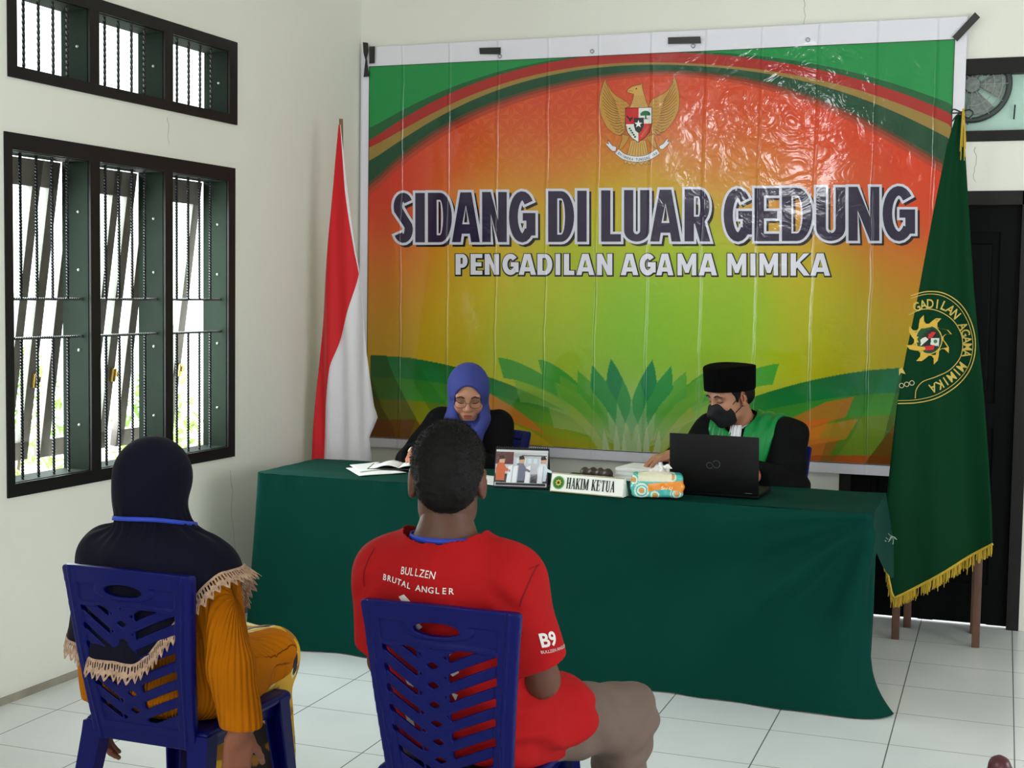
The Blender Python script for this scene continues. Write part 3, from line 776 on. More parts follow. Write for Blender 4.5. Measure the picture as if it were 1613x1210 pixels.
# crossing pointed blades in the middle of the fan, measured on the left half and mirrored
FAN = [([(0,120),(40,140),(80,170),(80,215),(140,265),(180,310),(215,360),(225,420),(228,472),(200,430),(160,370),(110,310),(60,265),(0,225)], (104,162,60), .8),
       ([(60,265),(110,310),(160,370),(200,430),(218,478),(186,476),(150,420),(100,360),(40,310)], (150,170,70), .7),
       ([(82,95),(115,125),(144,150),(144,180),(160,205),(195,245),(225,290),(230,340),(235,400),(215,360),(180,310),(140,265),(95,215),(80,180)], (88,158,62), .9),
       ([(225,290),(262,350),(275,400),(287,450),(280,478),(262,478),(250,430),(235,385)], (132,176,108), .9),
       ([(152,70),(185,110),(219,150),(240,200),(268,243),(270,300),(262,350),(232,300),(195,245),(160,205),(144,180),(146,120)], (34,136,64), .92),
       ([(268,243),(290,300),(308,345),(300,400),(287,450),(275,400),(262,350),(270,300)], (112,168,106), .92),
       ([(298,140),(320,185),(336,235),(330,290),(308,345),(290,300),(268,243),(283,195)], (42,140,70), .95),
       ([(240,42),(270,85),(298,140),(283,195),(268,243),(240,200),(219,150),(226,95)], (6,120,68), .95),
       ([(336,235),(338,260),(338,420),(316,345),(308,345),(330,290)], (92,160,96), .9),
       ([(308,345),(322,400),(338,440),(338,482),(300,482),(292,450),(300,400)], (150,188,128), .9),
       ([(208,370),(226,430),(238,480),(204,480),(200,430)], (182,196,146), .75), ([(266,352),(280,420),(286,482),(252,482),(256,420)], (180,198,150), .75), ([(302,385),(312,440),(314,484),(290,484),(294,440)], (190,208,166), .8)]
for pts, c_, al in FAN:
    for mir in (0, 1):
        m_ = inside([(882+((676-x) if mir else x)/2.986, 551+y/2.986+(1.5 if mir else 0)) for x, y in pts]); blend(m_, c_, al)
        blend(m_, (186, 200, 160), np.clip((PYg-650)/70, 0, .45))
# orange and yellow wedges between the sweeping bands and the blades
for pts, c_, al in (([(735, 606), (768, 618), (806, 640), (836, 662), (859, 685), (815, 668), (770, 652), (735, 644)], (222, 126, 56), .8), ([(735, 650), (790, 660), (838, 680), (872, 704), (820, 700), (735, 690)], (206, 176, 52), .7), ([(770, 662), (806, 676), (842, 702), (800, 692)], (224, 138, 62), .75),
                    ([(1240, 662), (1300, 634), (1345, 625), (1332, 657), (1260, 676)], (214, 112, 46), .7), ([(1240, 690), (1300, 668), (1352, 660), (1332, 692), (1262, 704)], (212, 132, 50), .6)):
    m_ = inside(pts); blend(m_, c_, al)
_g = IMG.mean(-1, keepdims=True); IMG[...] = np.clip((_g+1.10*(IMG-_g))*0.975, 0, 250)
# --- white border
brd = (XX < AX0) | (XX > AX1) | (ZZ < AZ0) | (ZZ > AZ1); IMG[brd] = (226, 224, 234)
YY = by(XX, ZZ)
banner = thing('banner', 'large printed court banner, red and yellow with dark lettering, taped to the back wall', 'banner', (0, 0, 0))
P = np.stack([XX, YY, ZZ], -1)
me = grid_mesh('banner_sheet', P); smooth(me)
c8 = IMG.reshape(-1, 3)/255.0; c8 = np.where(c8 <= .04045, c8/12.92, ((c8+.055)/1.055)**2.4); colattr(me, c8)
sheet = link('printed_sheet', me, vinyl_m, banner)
# thin dark key line round the print
art = Art(); _u = np.linspace(AX0, AX1, 90); _v = np.linspace(AZ0, AZ1, 60)
art.stroke([(u, AZ0) for u in _u]+[(AX1, v) for v in _v[1:]]+[(u, AZ1) for u in _u[::-1][1:]]+[(AX0, v) for v in _v[::-1][1:-1]], .0035, (40, 52, 44), 3, True)
# subdivide by bands: arches
bx = [585, 620, 660, 699, 740, 780, 817, 860, 900, 935, 985, 1035, 1087, 1130, 1170, 1212, 1253, 1295, 1337, 1379, 1420, 1462, 1505]
def bint(pts):
    x, y = zip(*pts); cs = np.polyfit(np.array(x), np.array(y), 6); return lambda q: float(np.polyval(cs, q))
K = {'shadow': [(585,201),(640,170),(699,144),(757,122),(817,104),(875,93),(935,87.5),(1010,82),(1087,80),(1170,85),(1253,96),(1337,113),(1420,136),(1465,150),(1508,168)],
     'red': [(585,220),(640,184),(699,153),(757,128),(817,107.7),(875,96.5),(935,89.6),(1010,84),(1087,82.3),(1170,88.6),(1253,104),(1337,121.6),(1420,146),(1465,164),(1508,184)],
     'gold': [(585,232),(640,200),(699,172),(757,144),(817,123),(875,112),(935,103.5),(1010,99),(1087,98),(1170,107.7),(1253,118),(1337,138),(1420,165.6),(1465,182),(1508,202)],
     'dark': [(585,253),(640,214),(699,182),(757,153),(817,131),(875,117),(935,106.6),(1010,103),(1087,102.5),(1170,112),(1253,124),(1337,148),(1420,182),(1465,202),(1508,225)],
     'end': [(585,287),(640,236),(699,198),(757,168),(817,147.6),(875,131),(935,119),(1010,112),(1087,111),(1170,123),(1253,140.7),(1337,173.6),(1420,217),(1465,242),(1508,267)]}
F_ = {k: bint(v) for k, v in K.items()}
xs = list(np.linspace(583.5, 1506.5, 70))
topl = [(AX0, AZ1), (AX1, AZ1)]
def pz(px, py): u, v = bpx(px, py); return (min(max(u, AX0), AX1), min(v, AZ1))
def band_poly(f0, f1, rgb, layer):
    a = [pz(x, f0(x)) for x in xs]; c = [pz(x, f1(x)) for x in xs]
    a[0] = (AX0, a[0][1]); c[0] = (AX0, c[0][1]); a[-1] = (AX1, a[-1][1]); c[-1] = (AX1, c[-1][1])
    art.T.append((a+c, [t for i in range(len(a)-1) for t in ((i, i+1, len(a)+i+1), (i, len(a)+i+1, len(a)+i))], rgb, layer))
band_poly(lambda x: 40, F_['red'], (28, 138, 70), 0)
band_poly(F_['shadow'], F_['red'], (32, 92, 52), 1)
band_poly(F_['red'], F_['gold'], (165, 44, 38), 1)
band_poly(F_['gold'], F_['dark'], (150, 122, 62), 1)
band_poly(F_['dark'], F_['end'], (30, 74, 50), 1)
# soft edge below the arch: darker print strips
for k_, (d0, d1, c_) in enumerate(((0, 4, (92, 66, 44)), (4, 9, (140, 62, 42)), (9, 15, (178, 66, 44)))):
    band_poly(lambda x, d0=d0: F_['end'](x)+d0*(.6+abs(x-1045)/600), lambda x, d1=d1: F_['end'](x)+d1*(.6+abs(x-1045)/600), c_, 0)
art.build('arch_bands', bf(0), vinyl_m, banner)

# --- title lettering
def lettering(name, items, ytop, ybot, stem, layers, parent):
    """items: (char, x0, x1) in layout units; layers: (grow, dx, dy, rgb, layer)"""
    art = Art()
    for ch, x0, x1 in items:
        yt, yb = ytop(x0), ybot(x0); h = yb-yt; Wr = (x1-x0)/h
        o, hs = heavy_letter(ch, Wr, stem)
        path = o if o[0] == 'path' else None
        if path is None and area2(o) < 0: o = o[::-1]
        hs = [q if area2(q) > 0 else q[::-1] for q in hs]
        for grow, dx, dy, rgb, lay in layers:
            g = grow/h; keep = []
            if path:
                pp = [np.array(q) for q in path[1]]; e0 = pp[0]-pp[1]; e1 = pp[-1]-pp[-2]
                pp[0] = pp[0]+e0/np.hypot(*e0)*g; pp[-1] = pp[-1]+e1/np.hypot(*e1)*g; oo = None; wpx = (path[2]+2*g)*h
            else: oo = offset_poly(o, g) if g else o
            for q in hs:
                a = np.array(q); lo, hi = a.min(0), a.max(0); c = (lo+hi)/2; k2 = 1-2*g*.72/(hi-lo)
                if (k2 > .12).all(): keep.append([tuple(z) for z in c+(a-c)*k2])
            T = lambda q: (x0+q[0]*h+dx, yb-q[1]*h+dy)
            if path:
                art.stroke([T(q) for q in pp], wpx, rgb, lay)
                for (a0, b0, a1, b1) in path[3]: art.poly([T(q) for q in ((a0-g, b0-g), (a1+g, b0-g), (a1+g, b1+g), (a0-g, b1+g))], rgb, lay)
                continue
            art.poly([T(q) for q in oo], rgb, lay, [[T(q) for q in hq] for hq in keep])
    return art.build(name, bfp(.0006), vinyl_m, parent)
def cx1(a, b): return (560+a/2.881, 560+b/2.881)
def cx2(a, b): return (1000+a/2.881, 1000+b/2.881)
T1 = [('S', *cx1(172, 262)), ('I', *cx1(272, 316)), ('D', *cx1(330, 440)), ('A', *cx1(440, 567)), ('N', *cx1(577, 688)), ('G', *cx1(697, 817)),
      ('D', *cx1(874, 992)), ('I', *cx1(1006, 1049)), ('L', *cx1(1115, 1205)), ('U', *cx1(1219, 1334)), ('A', *cx2(70-560*0, 208)), ('R', *cx2(225, 342)),
      ('G', *cx2(402, 532)), ('E', *cx2(543, 655)), ('D', *cx2(668, 806)), ('U', *cx2(824, 956)), ('N', *cx2(970, 1110)), ('G', *cx2(1124, 1272))]
yt = lambda x: 304.5-(x-620)*.0140; ybt = lambda x: 382-(x-620)*.0035
lettering('title_lettering', T1, yt, ybt, .18, [(3.0, 4.2, 4.2, (30, 26, 34), 0), (3.9, 0, 0, (214, 212, 226), 1), (.0, 0, 0, (48, 40, 66), 2)], banner)
S1 = [('P', *cx1(457, 512)), ('E', *cx1(525, 577)), ('N', *cx1(589, 652)), ('G', *cx1(668, 740)), ('A', *cx1(742, 818)), ('D', *cx1(826, 892)), ('I', *cx1(908, 928)), ('L', *cx1(946, 992)), ('A', *cx1(1003, 1083)), ('N', *cx1(1097, 1165)),
      ('A', *cx1(1205, 1283)), ('G', *cx1(1290, 1362)), ('A', *cx1(1366, 1442)), ('M', *cx2(194, 278)), ('A', *cx2(290, 372)), ('M', *cx2(420, 505)), ('I', *cx2(525, 546)), ('M', *cx2(566, 650)), ('I', *cx2(666, 690)), ('K', *cx2(708, 794)), ('A', *cx2(798, 886))]
lettering('subtitle_lettering', S1, lambda x: 400.5-(x-720)*.002, lambda x: 432.5+(x-720)*.003, .235, [(2.6, .8, 1.6, (190, 188, 70), 0), (2.2, .6, .8, (36, 34, 36), 1), (.2, 0, 0, (226, 224, 236), 2)], banner)

# --- state emblem (golden bird with shield and ribbon)
E_ = lambda p: (920+p[0]/6.722, 100+p[1]/6.722)
em = Art(); gold, gold2, dkg = (190, 140, 62), (206, 160, 84), (84, 52, 24)
wl = [(228,165),(250,225),(290,290),(340,340),(400,375),(450,405),(485,450),(440,470),(435,640),(430,740),(370,765),(310,740),(250,690),(210,620),(175,540),(160,450),(165,360),(185,270),(205,210)]
wr = [(955,130),(935,200),(900,270),(840,320),(780,350),(720,385),(690,430),(685,460),(720,470),(720,640),(715,735),(770,760),(850,720),(910,660),(960,590),(1000,500),(1012,400),(1005,300),(985,210)]
for wg in (wl, wr):
    em.poly([E_(p) for p in wg], gold, 1); em.stroke([E_(p) for p in wg], .55, dkg, 2, True)
for i in range(15):
    t = i/14.0
    for sgn in (-1, 1):
        o = np.array([228, 190])*(1-t)+np.array([360, 760])*t; o[0] -= 88*math.sin(t*PI)*(1.0) ; o = o if t < 1 else np.array([365, 758])
        inn = np.array([330, 400])*(1-t)+np.array([425, 720])*t; mid = (o+inn)/2+np.array([-2, 22])
        Pp = smoothpath([o, mid, inn], 5)
        if sgn > 0: Pp = np.stack([1178-Pp[:, 0]-(0), Pp[:, 1]-12*(1-t)], 1)
        em.stroke([E_(p) for p in Pp], list(np.linspace(.55, .85, len(Pp))), dkg, 2)
    if i < 9:
        for sgn in (-1, 1):
            for xx_ in (330, 385, 420):
                p0 = np.array([xx_, 395+i*38]); Pp = [p0, p0+(22, 6), p0+(40, 16)]
                if sgn > 0: Pp = [(1178-a, c) for a, c in Pp]
                em.stroke([E_(p) for p in Pp], .5, (120, 78, 34), 2)
body = [(485,470),(505,425),(520,375),(528,325),(500,318),(468,308),(452,300),(468,272),(510,245),(560,232),(600,225),(620,205),(616,245),(628,290),(642,340),(658,400),(682,470)]
em.poly([E_(p) for p in body], gold2, 2); em.stroke([E_(p) for p in body], .6, dkg, 3, True)
em.disc(E_((555, 268)), 1.0, (30, 20, 16), 4, 10); em.stroke([E_((470, 292)), E_((520, 290))], .6, dkg, 4)
for r_ in range(6):
    for c_ in range(7):
        x_ = 515+c_*22+(r_ % 2)*11; y_ = 345+r_*20
        if 500+(450-y_)*.12 < x_ < 655-(450-y_)*.1: em.stroke([E_((x_-7, y_)), E_((x_, y_+8)), E_((x_+7, y_))], .4, (120, 78, 34), 3)
tail = [(495,815),(655,815),(690,1040),(705,1060),(690,1070),(665,1050),(655,1075),(630,1055),(610,1085),(585,1055),(560,1050),(530,1088),(505,1058),(480,1080),(460,1050),(430,1065),(425,1035),(450,1000)]
em.poly([E_(p) for p in tail], gold2, 1); em.stroke([E_(p) for p in tail], .5, dkg, 2, True)
for i in range(7): em.stroke([E_((520+i*18, 830)), E_((455+i*38, 1050))], .5, (110, 70, 30), 2)
for lg in ([(400,745),(480,770),(455,830),(400,905),(365,920),(380,860),(405,800)], [(745,745),(665,775),(690,830),(745,890),(780,905),(765,850),(745,800)]):
    em.poly([E_(p) for p in lg], gold, 2); em.stroke([E_(p) for p in lg], .55, dkg, 3, True)
shield = [(440,475),(580,470),(720,465),(716,640),(695,720),(645,785),(575,835),(508,790),(462,730),(438,640)]
em.poly([E_(p) for p in shield], (228, 228, 224), 4)
em.poly([E_(p) for p in [(440,475),(580,470),(578,642),(438,645)]], (196, 30, 36), 5)
em.poly([E_(p) for p in [(578,638),(716,636),(695,720),(645,785),(575,835)]], (200, 52, 44), 5)
em.stroke([E_(p) for p in shield], .8, (40, 22, 20), 6, True)
em.poly([E_(p) for p in [(450,555),(470,560),(478,580),(500,575),(520,565),(515,590),(500,595),(497,615),(480,612),(476,590),(456,575)]], (24, 20, 20), 6)
em.poly([E_(p) for p in [(600,555),(598,530),(620,508),(650,500),(680,505),(702,525),(706,550),(670,552),(662,552),(662,578),(685,590),(630,590),(646,578),(646,552)]], (30, 104, 62), 6)
for k in range(5): em.disc(E_((485+k*14, 690+k*22)), 1.7, (28, 82, 48), 6, 8); em.disc(E_((455+k*12, 672+k*22)), 1.0, (190, 186, 150), 6, 8)
for k in range(6): em.ring(E_((680-k*14, 668+k*20)), 1.3, .5, (226, 120, 90), 6, 10)
sh2 = [(530,578),(634,574),(634,660),(612,712),(578,738),(545,712),(530,660)]
em.poly([E_(p) for p in sh2], (36, 34, 38), 7)
em.poly([E_((577+(44 if k % 2 == 0 else 18)*math.sin(k*PI/5), 642-(44 if k % 2 == 0 else 18)*math.cos(k*PI/5))) for k in range(10)], (236, 236, 238), 8)
rb = smoothpath([(350, 932), (420, 985), (500, 1008), (570, 1014), (645, 1005), (715, 978), (785, 930)], 5)
em.stroke([E_(p) for p in rb], 9.4, (50, 46, 50), 6); em.stroke([E_(p) for p in rb], 8.3, (224, 224, 232), 7)
for rbp in ([(225,848),(262,852),(252,808),(300,870),(345,885),(335,930),(300,930),(262,890)], [(915,822),(885,832),(885,788),(840,850),(795,875),(805,905),(835,910),(880,868)]):
    em.poly([E_(p) for p in rbp], (224, 224, 232), 5); em.stroke([E_(p) for p in rbp], .6, (50, 46, 50), 6, True)
em.glyphs_along('BHINNEKA TUNGGAL IKA', [E_((p[0], p[1]+2)) for p in smoothpath([(362, 942), (425, 985), (500, 1010), (570, 1016), (645, 1007), (712, 982), (775, 940)], 5)], 5.6, (40, 36, 40), 8, .012, .8)
em.build('emblem', bfp(.0005), vinyl_m, banner, step=.0003)

# eyelets along the top hem and the tape strips
def eyelet(px, py):
    u, v = bpx(px, py); bm = bmesh.new(); add_tube(bm, [(u+.009*math.cos(q*PI/8), float(by(u, v))-.003, v+.009*math.sin(q*PI/8)) for q in range(16)], .0025, 6, True)
    return from_bm('eyelet', bm, mat('eyelet_metal', (150, 150, 155), .3, .5, metal=.8), banner, sm=.9)
for q in ((788, 89), (933, 81), (1092, 72.5), (1273, 63)): eyelet(*q)
tape_m = mat('black_tape', (30, 27, 27), .35, .5, bump=(60, .2, .001))
def tape(pts, label):
    q = [bpx(*p) for p in pts]; cx_ = sum(p[0] for p in q)/len(q); cz_ = sum(p[1] for p in q)/len(q)
    bm = bmesh.new(); add_prism(bm, [(p[0]-cx_, p[1]-cz_) for p in q], lambda u, v, w_: (u, -w_, v), .0016)
    o = from_bm('tape_strip', bm, tape_m, None, loc=(cx_, YB-.034, cz_)); props(o, label, 'tape', 'tape strips holding the banner')
tape([(573, 67), (581, 68), (582, 80), (579, 92), (583, 121), (574, 122), (577, 95), (574, 84)], 'narrow twisted black tape strip hanging at the far top left corner of the banner')
tape([(583, 74), (592, 73.5), (591.5, 100), (583, 101)], 'short upright black tape strip on the top left corner of the banner')
tape([(756, 76), (790, 75), (789.5, 86), (757, 86)], 'short level black tape strip on the left half of the banner top edge')
tape([(1053, 59.5), (1104, 58), (1105, 69), (1053, 70)], 'long level black tape strip on the banner top edge above the emblem')
tape([(1500, 59), (1536, 20), (1544, 28), (1508, 66)], 'slanted black tape strip across the top right corner of the banner')

# ================================================================== FLAGS AND STAND
# red and white flag on a pole in the corner
FY = 6.2
fx = lambda px, py, y=FY: on(px, py, 1, y)
def lerp_curve(pts, z):
    p = sorted(pts, key=lambda q: q[1]); return float(np.interp(z, [q[1] for q in p], [q[0] for q in p]))
pl = [tuple(fx(*q)[[0, 2]]) for q in ((536, 197), (530, 260), (524, 335), (514, 450), (505, 560), (499, 650), (494, 722))]
pm = [tuple(fx(*q)[[0, 2]]) for q in ((538.5, 197), (547, 300), (560, 400), (566, 432), (548, 500), (526, 575), (517, 640), (513, 722))]
pr = [tuple(fx(*q)[[0, 2]]) for q in ((539, 197), (551, 300), (561, 395), (570, 445), (579, 520), (585, 570), (591, 640), (595, 657), (586, 688), (588, 722))]
flag = thing('national_flag', 'red and white flag hanging folded from a pole in the corner by the window', 'flag', (-3.2, FY, 0))
ztop, zbot = pl[0][1], .18
def flag_y(x, z, k):
    g = np.clip((2.4-z)/1.2, .1, 1); return FY-.02+.014*g*math.sin(x*62+z*1.6)+.012*g*math.sin(x*31-z*2.5)
def flag_part(name, A, B, m):
    nz, nx = 90, 16; P = np.zeros((nx, nz, 3))
    for j, z in enumerate(np.linspace(zbot, ztop, nz)):
        a, c = lerp_curve(A, z), lerp_curve(B, z)
        if z < A[-1][1]: a = A[-1][0]; c = B[-1][0]
        c = max(c, a+.001)
        for i in range(nx):
            x = a+(c-a)*i/(nx-1); P[i, j] = (x+3.2, flag_y(x, z, 0)-FY, z)
    me = grid_mesh(name, P); smooth(me); o = link(name, me, m, flag)
    md = o.modifiers.new('cloth', 'SOLIDIFY'); md.thickness = .0015; return o
flag_part('red_cloth', pl, pm, mat('flag_red', (206, 24, 34), .6, .3, bump=(180, .08, .001), sheen=.2))
flag_part('white_cloth', pm, pr, mat('flag_white', (226, 222, 228), .6, .3, bump=(180, .08, .001), sheen=.2))
tube('pole', [(-.0, .045, .04), (.05, .04, 1.2), (pl[0][0]+3.2+.004, .0, ztop+.03)], .010, mat('pole_wood', (120, 90, 60), .5), flag)
bm = bmesh.new(); bmesh.ops.create_cone(bm, cap_ends=True, segments=28, radius1=.14, radius2=.05, depth=.05, matrix=Matrix.Translation((0, .045, .025))); from_bm('base', bm, mat('pole_base', (60, 50, 44), .5), flag, sm=.6)

# wooden stand and the green court flag
GY = 6.33
stand = thing('wooden_stand', 'brown four-legged wooden stand behind the green fringed flag, by the black door', 'stand', (-.245, 6.5, 0))
wood_m = mat('brown_wood', (96, 68, 54), .55, .35, noise=(9, .25), bump=(20, .3, .002, (6, 6, .6)))
ST = .62
for (x, y) in ((-.42, 6.405), (-.072, 6.395), (-.385, 6.66), (-.085, 6.66)):
    bm = bmesh.new(); add_box(bm, (x-.017+.245, y-.016-6.5, 0), (x+.017+.245, y+.016-6.5, ST), .003); from_bm('leg', bm, wood_m, stand, sm=.6)
box('top', (-.21, -.135, ST), (.21, .2, ST+.025), wood_m, stand, .005)
for (a, c) in (((-.155, -.095, .5), (.155, -.08, .56)), ((-.155, .15, .5), (.155, .165, .56))): box('rail', a, c, wood_m, stand)
gf = thing('court_flag', 'green court flag with gold fringe and round gold emblem hanging beside the black door', 'flag', (-.25, GY, 0))
gx = lambda px, py: tuple(on(px, py, 1, GY)[[0, 2]])
gl = [gx(*q) for q in ((1506, 182), (1492, 230), (1470, 340), (1445, 478), (1428, 560), (1414, 640), (1403, 740), (1394, 830), (1392, 862))]
gr_ = [gx(*q) for q in ((1517, 182), (1520, 230), (1527, 340), (1534, 450), (1542, 540), (1550, 620), (1557, 720), (1562, 800), (1563.5, 858))]
tipL, tipM, tipR = gx(1392, 862), gx(1410, 940), gx(1563.5, 858)
mg = mat('flag_green', (6, 53, 29), .7, .08, bump=(220, .1, .001))
def green_y(u, z):   # u 0..1 across
    g = np.clip((2.45-z)/1.0, .08, 1.0)
    return -.016-.034*g*(1+math.sin(u*5.2+.6))*(.6+.4*u)-.010*g*(1+math.sin(u*13+z*1.5))-.006*(1+math.sin(z*4+u*3))*g
def green_pt(px, py, off=0):
    x, z = gx(px, py); u = (x-lerp_curve(gl, z))/(lerp_curve(gr_, z)-lerp_curve(gl, z)+1e-6)
    return (x+.25, green_y(min(max(u, 0), 1), z)-off, z)
nu, nv = 40, 130; P = np.zeros((nu, nv, 3)); zt = gl[0][1]
for i in range(nu):
    u = i/(nu-1)
    # bottom profile: short left edge to the tip, then rising to the right
    ut = .115
    zb = tipL[1]+(tipM[1]-tipL[1])*u/ut if u < ut else tipM[1]+(tipR[1]-tipM[1])*((u-ut)/(1-ut))**1.12
    for j in range(nv):
        z = zb+(zt-zb)*j/(nv-1); a, c = lerp_curve(gl, max(z, gl[-1][1])), lerp_curve(gr_, max(z, gr_[-1][1]))
        x = a+(c-a)*u; P[i, j] = (x+.25, green_y(u, z), z)
me = grid_mesh('cloth', P); smooth(me); o = link('cloth', me, mg, gf); o.modifiers.new('cloth', 'SOLIDIFY').thickness = .002
# fringe: separate threads, one object
bm = bmesh.new(); fr = random.Random(3)
for k in range(230):
    u = fr.random(); i = u*(nu-1); i0 = min(int(i), nu-2); t = i-i0
    p = P[i0, 0]*(1-t)+P[i0+1, 0]*t; ln = fr.uniform(.032, .05)*(1.0 if fr.random() > .06 else 1.5); wv = .0018
    dx, dy = fr.uniform(-.004, .004), fr.uniform(-.006, .004)
    add_tube(bm, [(p[0], p[1]-.003+dy, p[2]+.012), (p[0]+dx*.5, p[1]-.003+dy, p[2]-ln*.5), (p[0]+dx, p[1]-.003+dy, p[2]-ln+.008)], [wv, wv*1.1, wv*.8], 4)
from_bm('fringe', bm, mat('gold_thread', (196, 164, 52), .6, .4), gf)
bm = bmesh.new(); add_tube(bm, [tuple(P[i, 0]+(0, -.003, .012)) for i in range(nu)], .006, 6); from_bm('fringe_band', bm, mat('gold_thread', (196, 164, 52)), gf, sm=.9)
tube('pole', [(-.02, .02, ST+.01), (gx(1512, 330)[0]+.25, .03, 1.6), (gx(1512, 178)[0]+.25, .012, gx(1512, 178)[1])], .011, mat('pole_wood', (120, 90, 60)), gf)
tx, tz = gx(1514, 178); tx += .25
bm = bmesh.new()
for q in ([(0, 0), (-.03, .012), (-.036, -.004), (0, -.002)], [(0, 0), (.035, .008), (.05, -.01), (.03, -.028), (0, -.004)], [(0, 0), (.014, -.03), (.03, -.055)], [(0, 0), (-.02, -.018), (-.034, -.04)]):
    add_tube(bm, [(tx+a, -.028-.3*abs(a), tz+c) for a, c in smoothpath(q, 4)], .0035, 6)
from_bm('ribbon_bow', bm, mat('black_ribbon', (18, 18, 20), .5), gf, sm=.9)
bm = bmesh.new()
for k in range(10):
    a = fr.uniform(-.008, .008); add_tube(bm, [(tx+.01+a*.4, -.034, tz+.014), (tx+.012+a, -.038, tz-.06), (tx+.014+a*1.6, -.036, tz-.12-fr.random()*.1)], .0016, 4)
from_bm('tassel_cord', bm, mat('gold_thread', (196, 164, 52)), gf)
# emblem on the cloth
ga = Art(); gg = (196, 172, 84)
ring_o = smoothpath([(1436, 466), (1462, 459.5), (1490, 463), (1516, 482), (1532, 512), (1537, 545), (1530, 578), (1510, 605), (1480, 624), (1448, 632.5), (1416, 634)], 6)
ring_i2 = smoothpath([(1436, 470), (1462, 463.5), (1488, 467), (1512, 485), (1528, 514), (1533, 545), (1526, 576), (1507, 601), (1478, 619.5), (1447, 628), (1416, 629.5)], 6)
inner = smoothpath([(1433, 496), (1455, 487), (1480, 490), (1503, 506), (1516, 532), (1514, 560), (1498, 581), (1476, 592), (1455, 600), (1445, 612), (1443, 626)], 6)
ga.stroke(ring_o, 1.6, gg, 1); ga.stroke(ring_i2, 1.0, gg, 1); ga.stroke(inner, 1.3, gg, 1)
tp = smoothpath([(1440, 485), (1462, 478.5), (1487, 481), (1507, 496), (1520, 520), (1524.5, 546), (1518, 573), (1500, 593), (1478, 607), (1466, 612)], 6)
ga.glyphs_along('GADILAN AGAMA MIMIKA', tp, 20, gg, 1, .018, .8)
sc0 = (1464.5, 534.5)
sun = []
for k in range(8):
    a = k*PI/4+.35; sun += [(sc0[0]+r*1.0*math.cos(a+da), sc0[1]+r*1.08*math.sin(a+da)) for r, da in ((23, -.34), (27, -.18), (33, .0), (36.5, .22), (28, .16), (23.5, .25))]
ga.poly(sun, (206, 168, 62), 1); ga.disc(sc0, 20.5, (22, 74, 40), 2, ry=22); ga.ring(sc0, 20.5, 1.2, (216, 190, 90), 3, ry=22); ga.disc(sc0, 17, (30, 40, 34), 3, ry=18.5)
ga.poly([(1452, 524), (1464, 534), (1450, 546), (1448, 535)], (220, 216, 208), 4); ga.poly([(1460, 520), (1476, 523), (1470, 531), (1464, 533)], (196, 44, 44), 4)
ga.poly([(1468, 532), (1481, 532), (1480, 545), (1467, 542)], (214, 214, 206), 4); ga.poly([(1454, 545), (1474, 543), (1472, 550), (1460, 551.5)], (196, 44, 44), 4); ga.disc((1465, 537), 3, (30, 30, 34), 5, 12)
ga.disc((1475, 537), 3, (60, 120, 70), 5, 10)
for k in range(3): ga.ring((1422+k*8, 606-k*2), 3.6, .9, (206, 196, 150), 1, 12)
ga.poly([(1423, 578), (1428, 588), (1421, 586), (1418, 590), (1418, 580)], gg, 1)
ga.build('emblem', lambda px, py, l: green_pt(px, py, .0035+l), mat('emblem_print', (255, 255, 255), .55, .3, attr='Col'), gf, step=.0004)

# ================================================================== TABLE
TBX0, TBX1, TBY0, TBY1, TH = -3.05, -.44, 5.2, 5.78, .75
tbl = thing('table', 'long table standing under the dark green cloth', 'table', ((TBX0+TBX1)/2, (TBY0+TBY1)/2, 0)); cxT, cyT = (TBX0+TBX1)/2, (TBY0+TBY1)/2
tw = mat('table_wood', (120, 86, 60), .5)
box('tabletop', (TBX0-cxT+.01, TBY0-cyT+.01, TH-.035), (TBX1-cxT-.01, TBY1-cyT-.01, TH-.004), tw, tbl)
for x in (TBX0+.06, TBX1-.06):
    for y in (TBY0+.06, TBY1-.06): box('leg', (x-.025-cxT, y-.025-cyT, 0), (x+.025-cxT, y+.025-cyT, TH-.035), tw, tbl)
cloth_m = mat('green_cloth', (1, 55, 46), .8, .08, noise=(2.2, .08), bump=(300, .08, .001))
# perimeter of the cloth: back-left -> front-left -> front-right -> back-right
RC = .035
def perim(u):   # u metres along; returns x, y, outward normal, arclength info
    Ls = TBY1-TBY0-RC; Lf = TBX1-TBX0-2*RC; q = PI*RC/2
    if u < Ls: return TBX0, TBY1-u, (-1, 0), 'L', u/Ls
    u -= Ls
    if u < q: a = u/RC; return TBX0+RC-RC*math.cos(a), TBY0+RC-RC*math.sin(a), (-math.cos(a), -math.sin(a)), 'c', u/q
    u -= q
    if u < Lf: return TBX0+RC+u, TBY0, (0, -1), 'F', u/Lf
    u -= Lf
    if u < q: a = u/RC; return TBX1-RC+RC*math.sin(a), TBY0+RC-RC*math.cos(a), (math.sin(a), -math.cos(a)), 'd', u/q
    u -= q
    return TBX1, TBY0+RC+u, (1, 0), 'R', u/Ls
Ls, Lf, q_ = TBY1-TBY0-RC, TBX1-TBX0-2*RC, PI*RC/2
us = list(np.linspace(0, Ls, 24, endpoint=False))+list(np.linspace(Ls, Ls+q_, 6, endpoint=False))+list(np.linspace(Ls+q_, Ls+q_+Lf, 190, endpoint=False))+list(np.linspace(Ls+q_+Lf, Ls+2*q_+Lf, 8, endpoint=False))+list(np.linspace(Ls+2*q_+Lf, 2*Ls+2*q_+Lf, 26))
nv = 64; rows = []
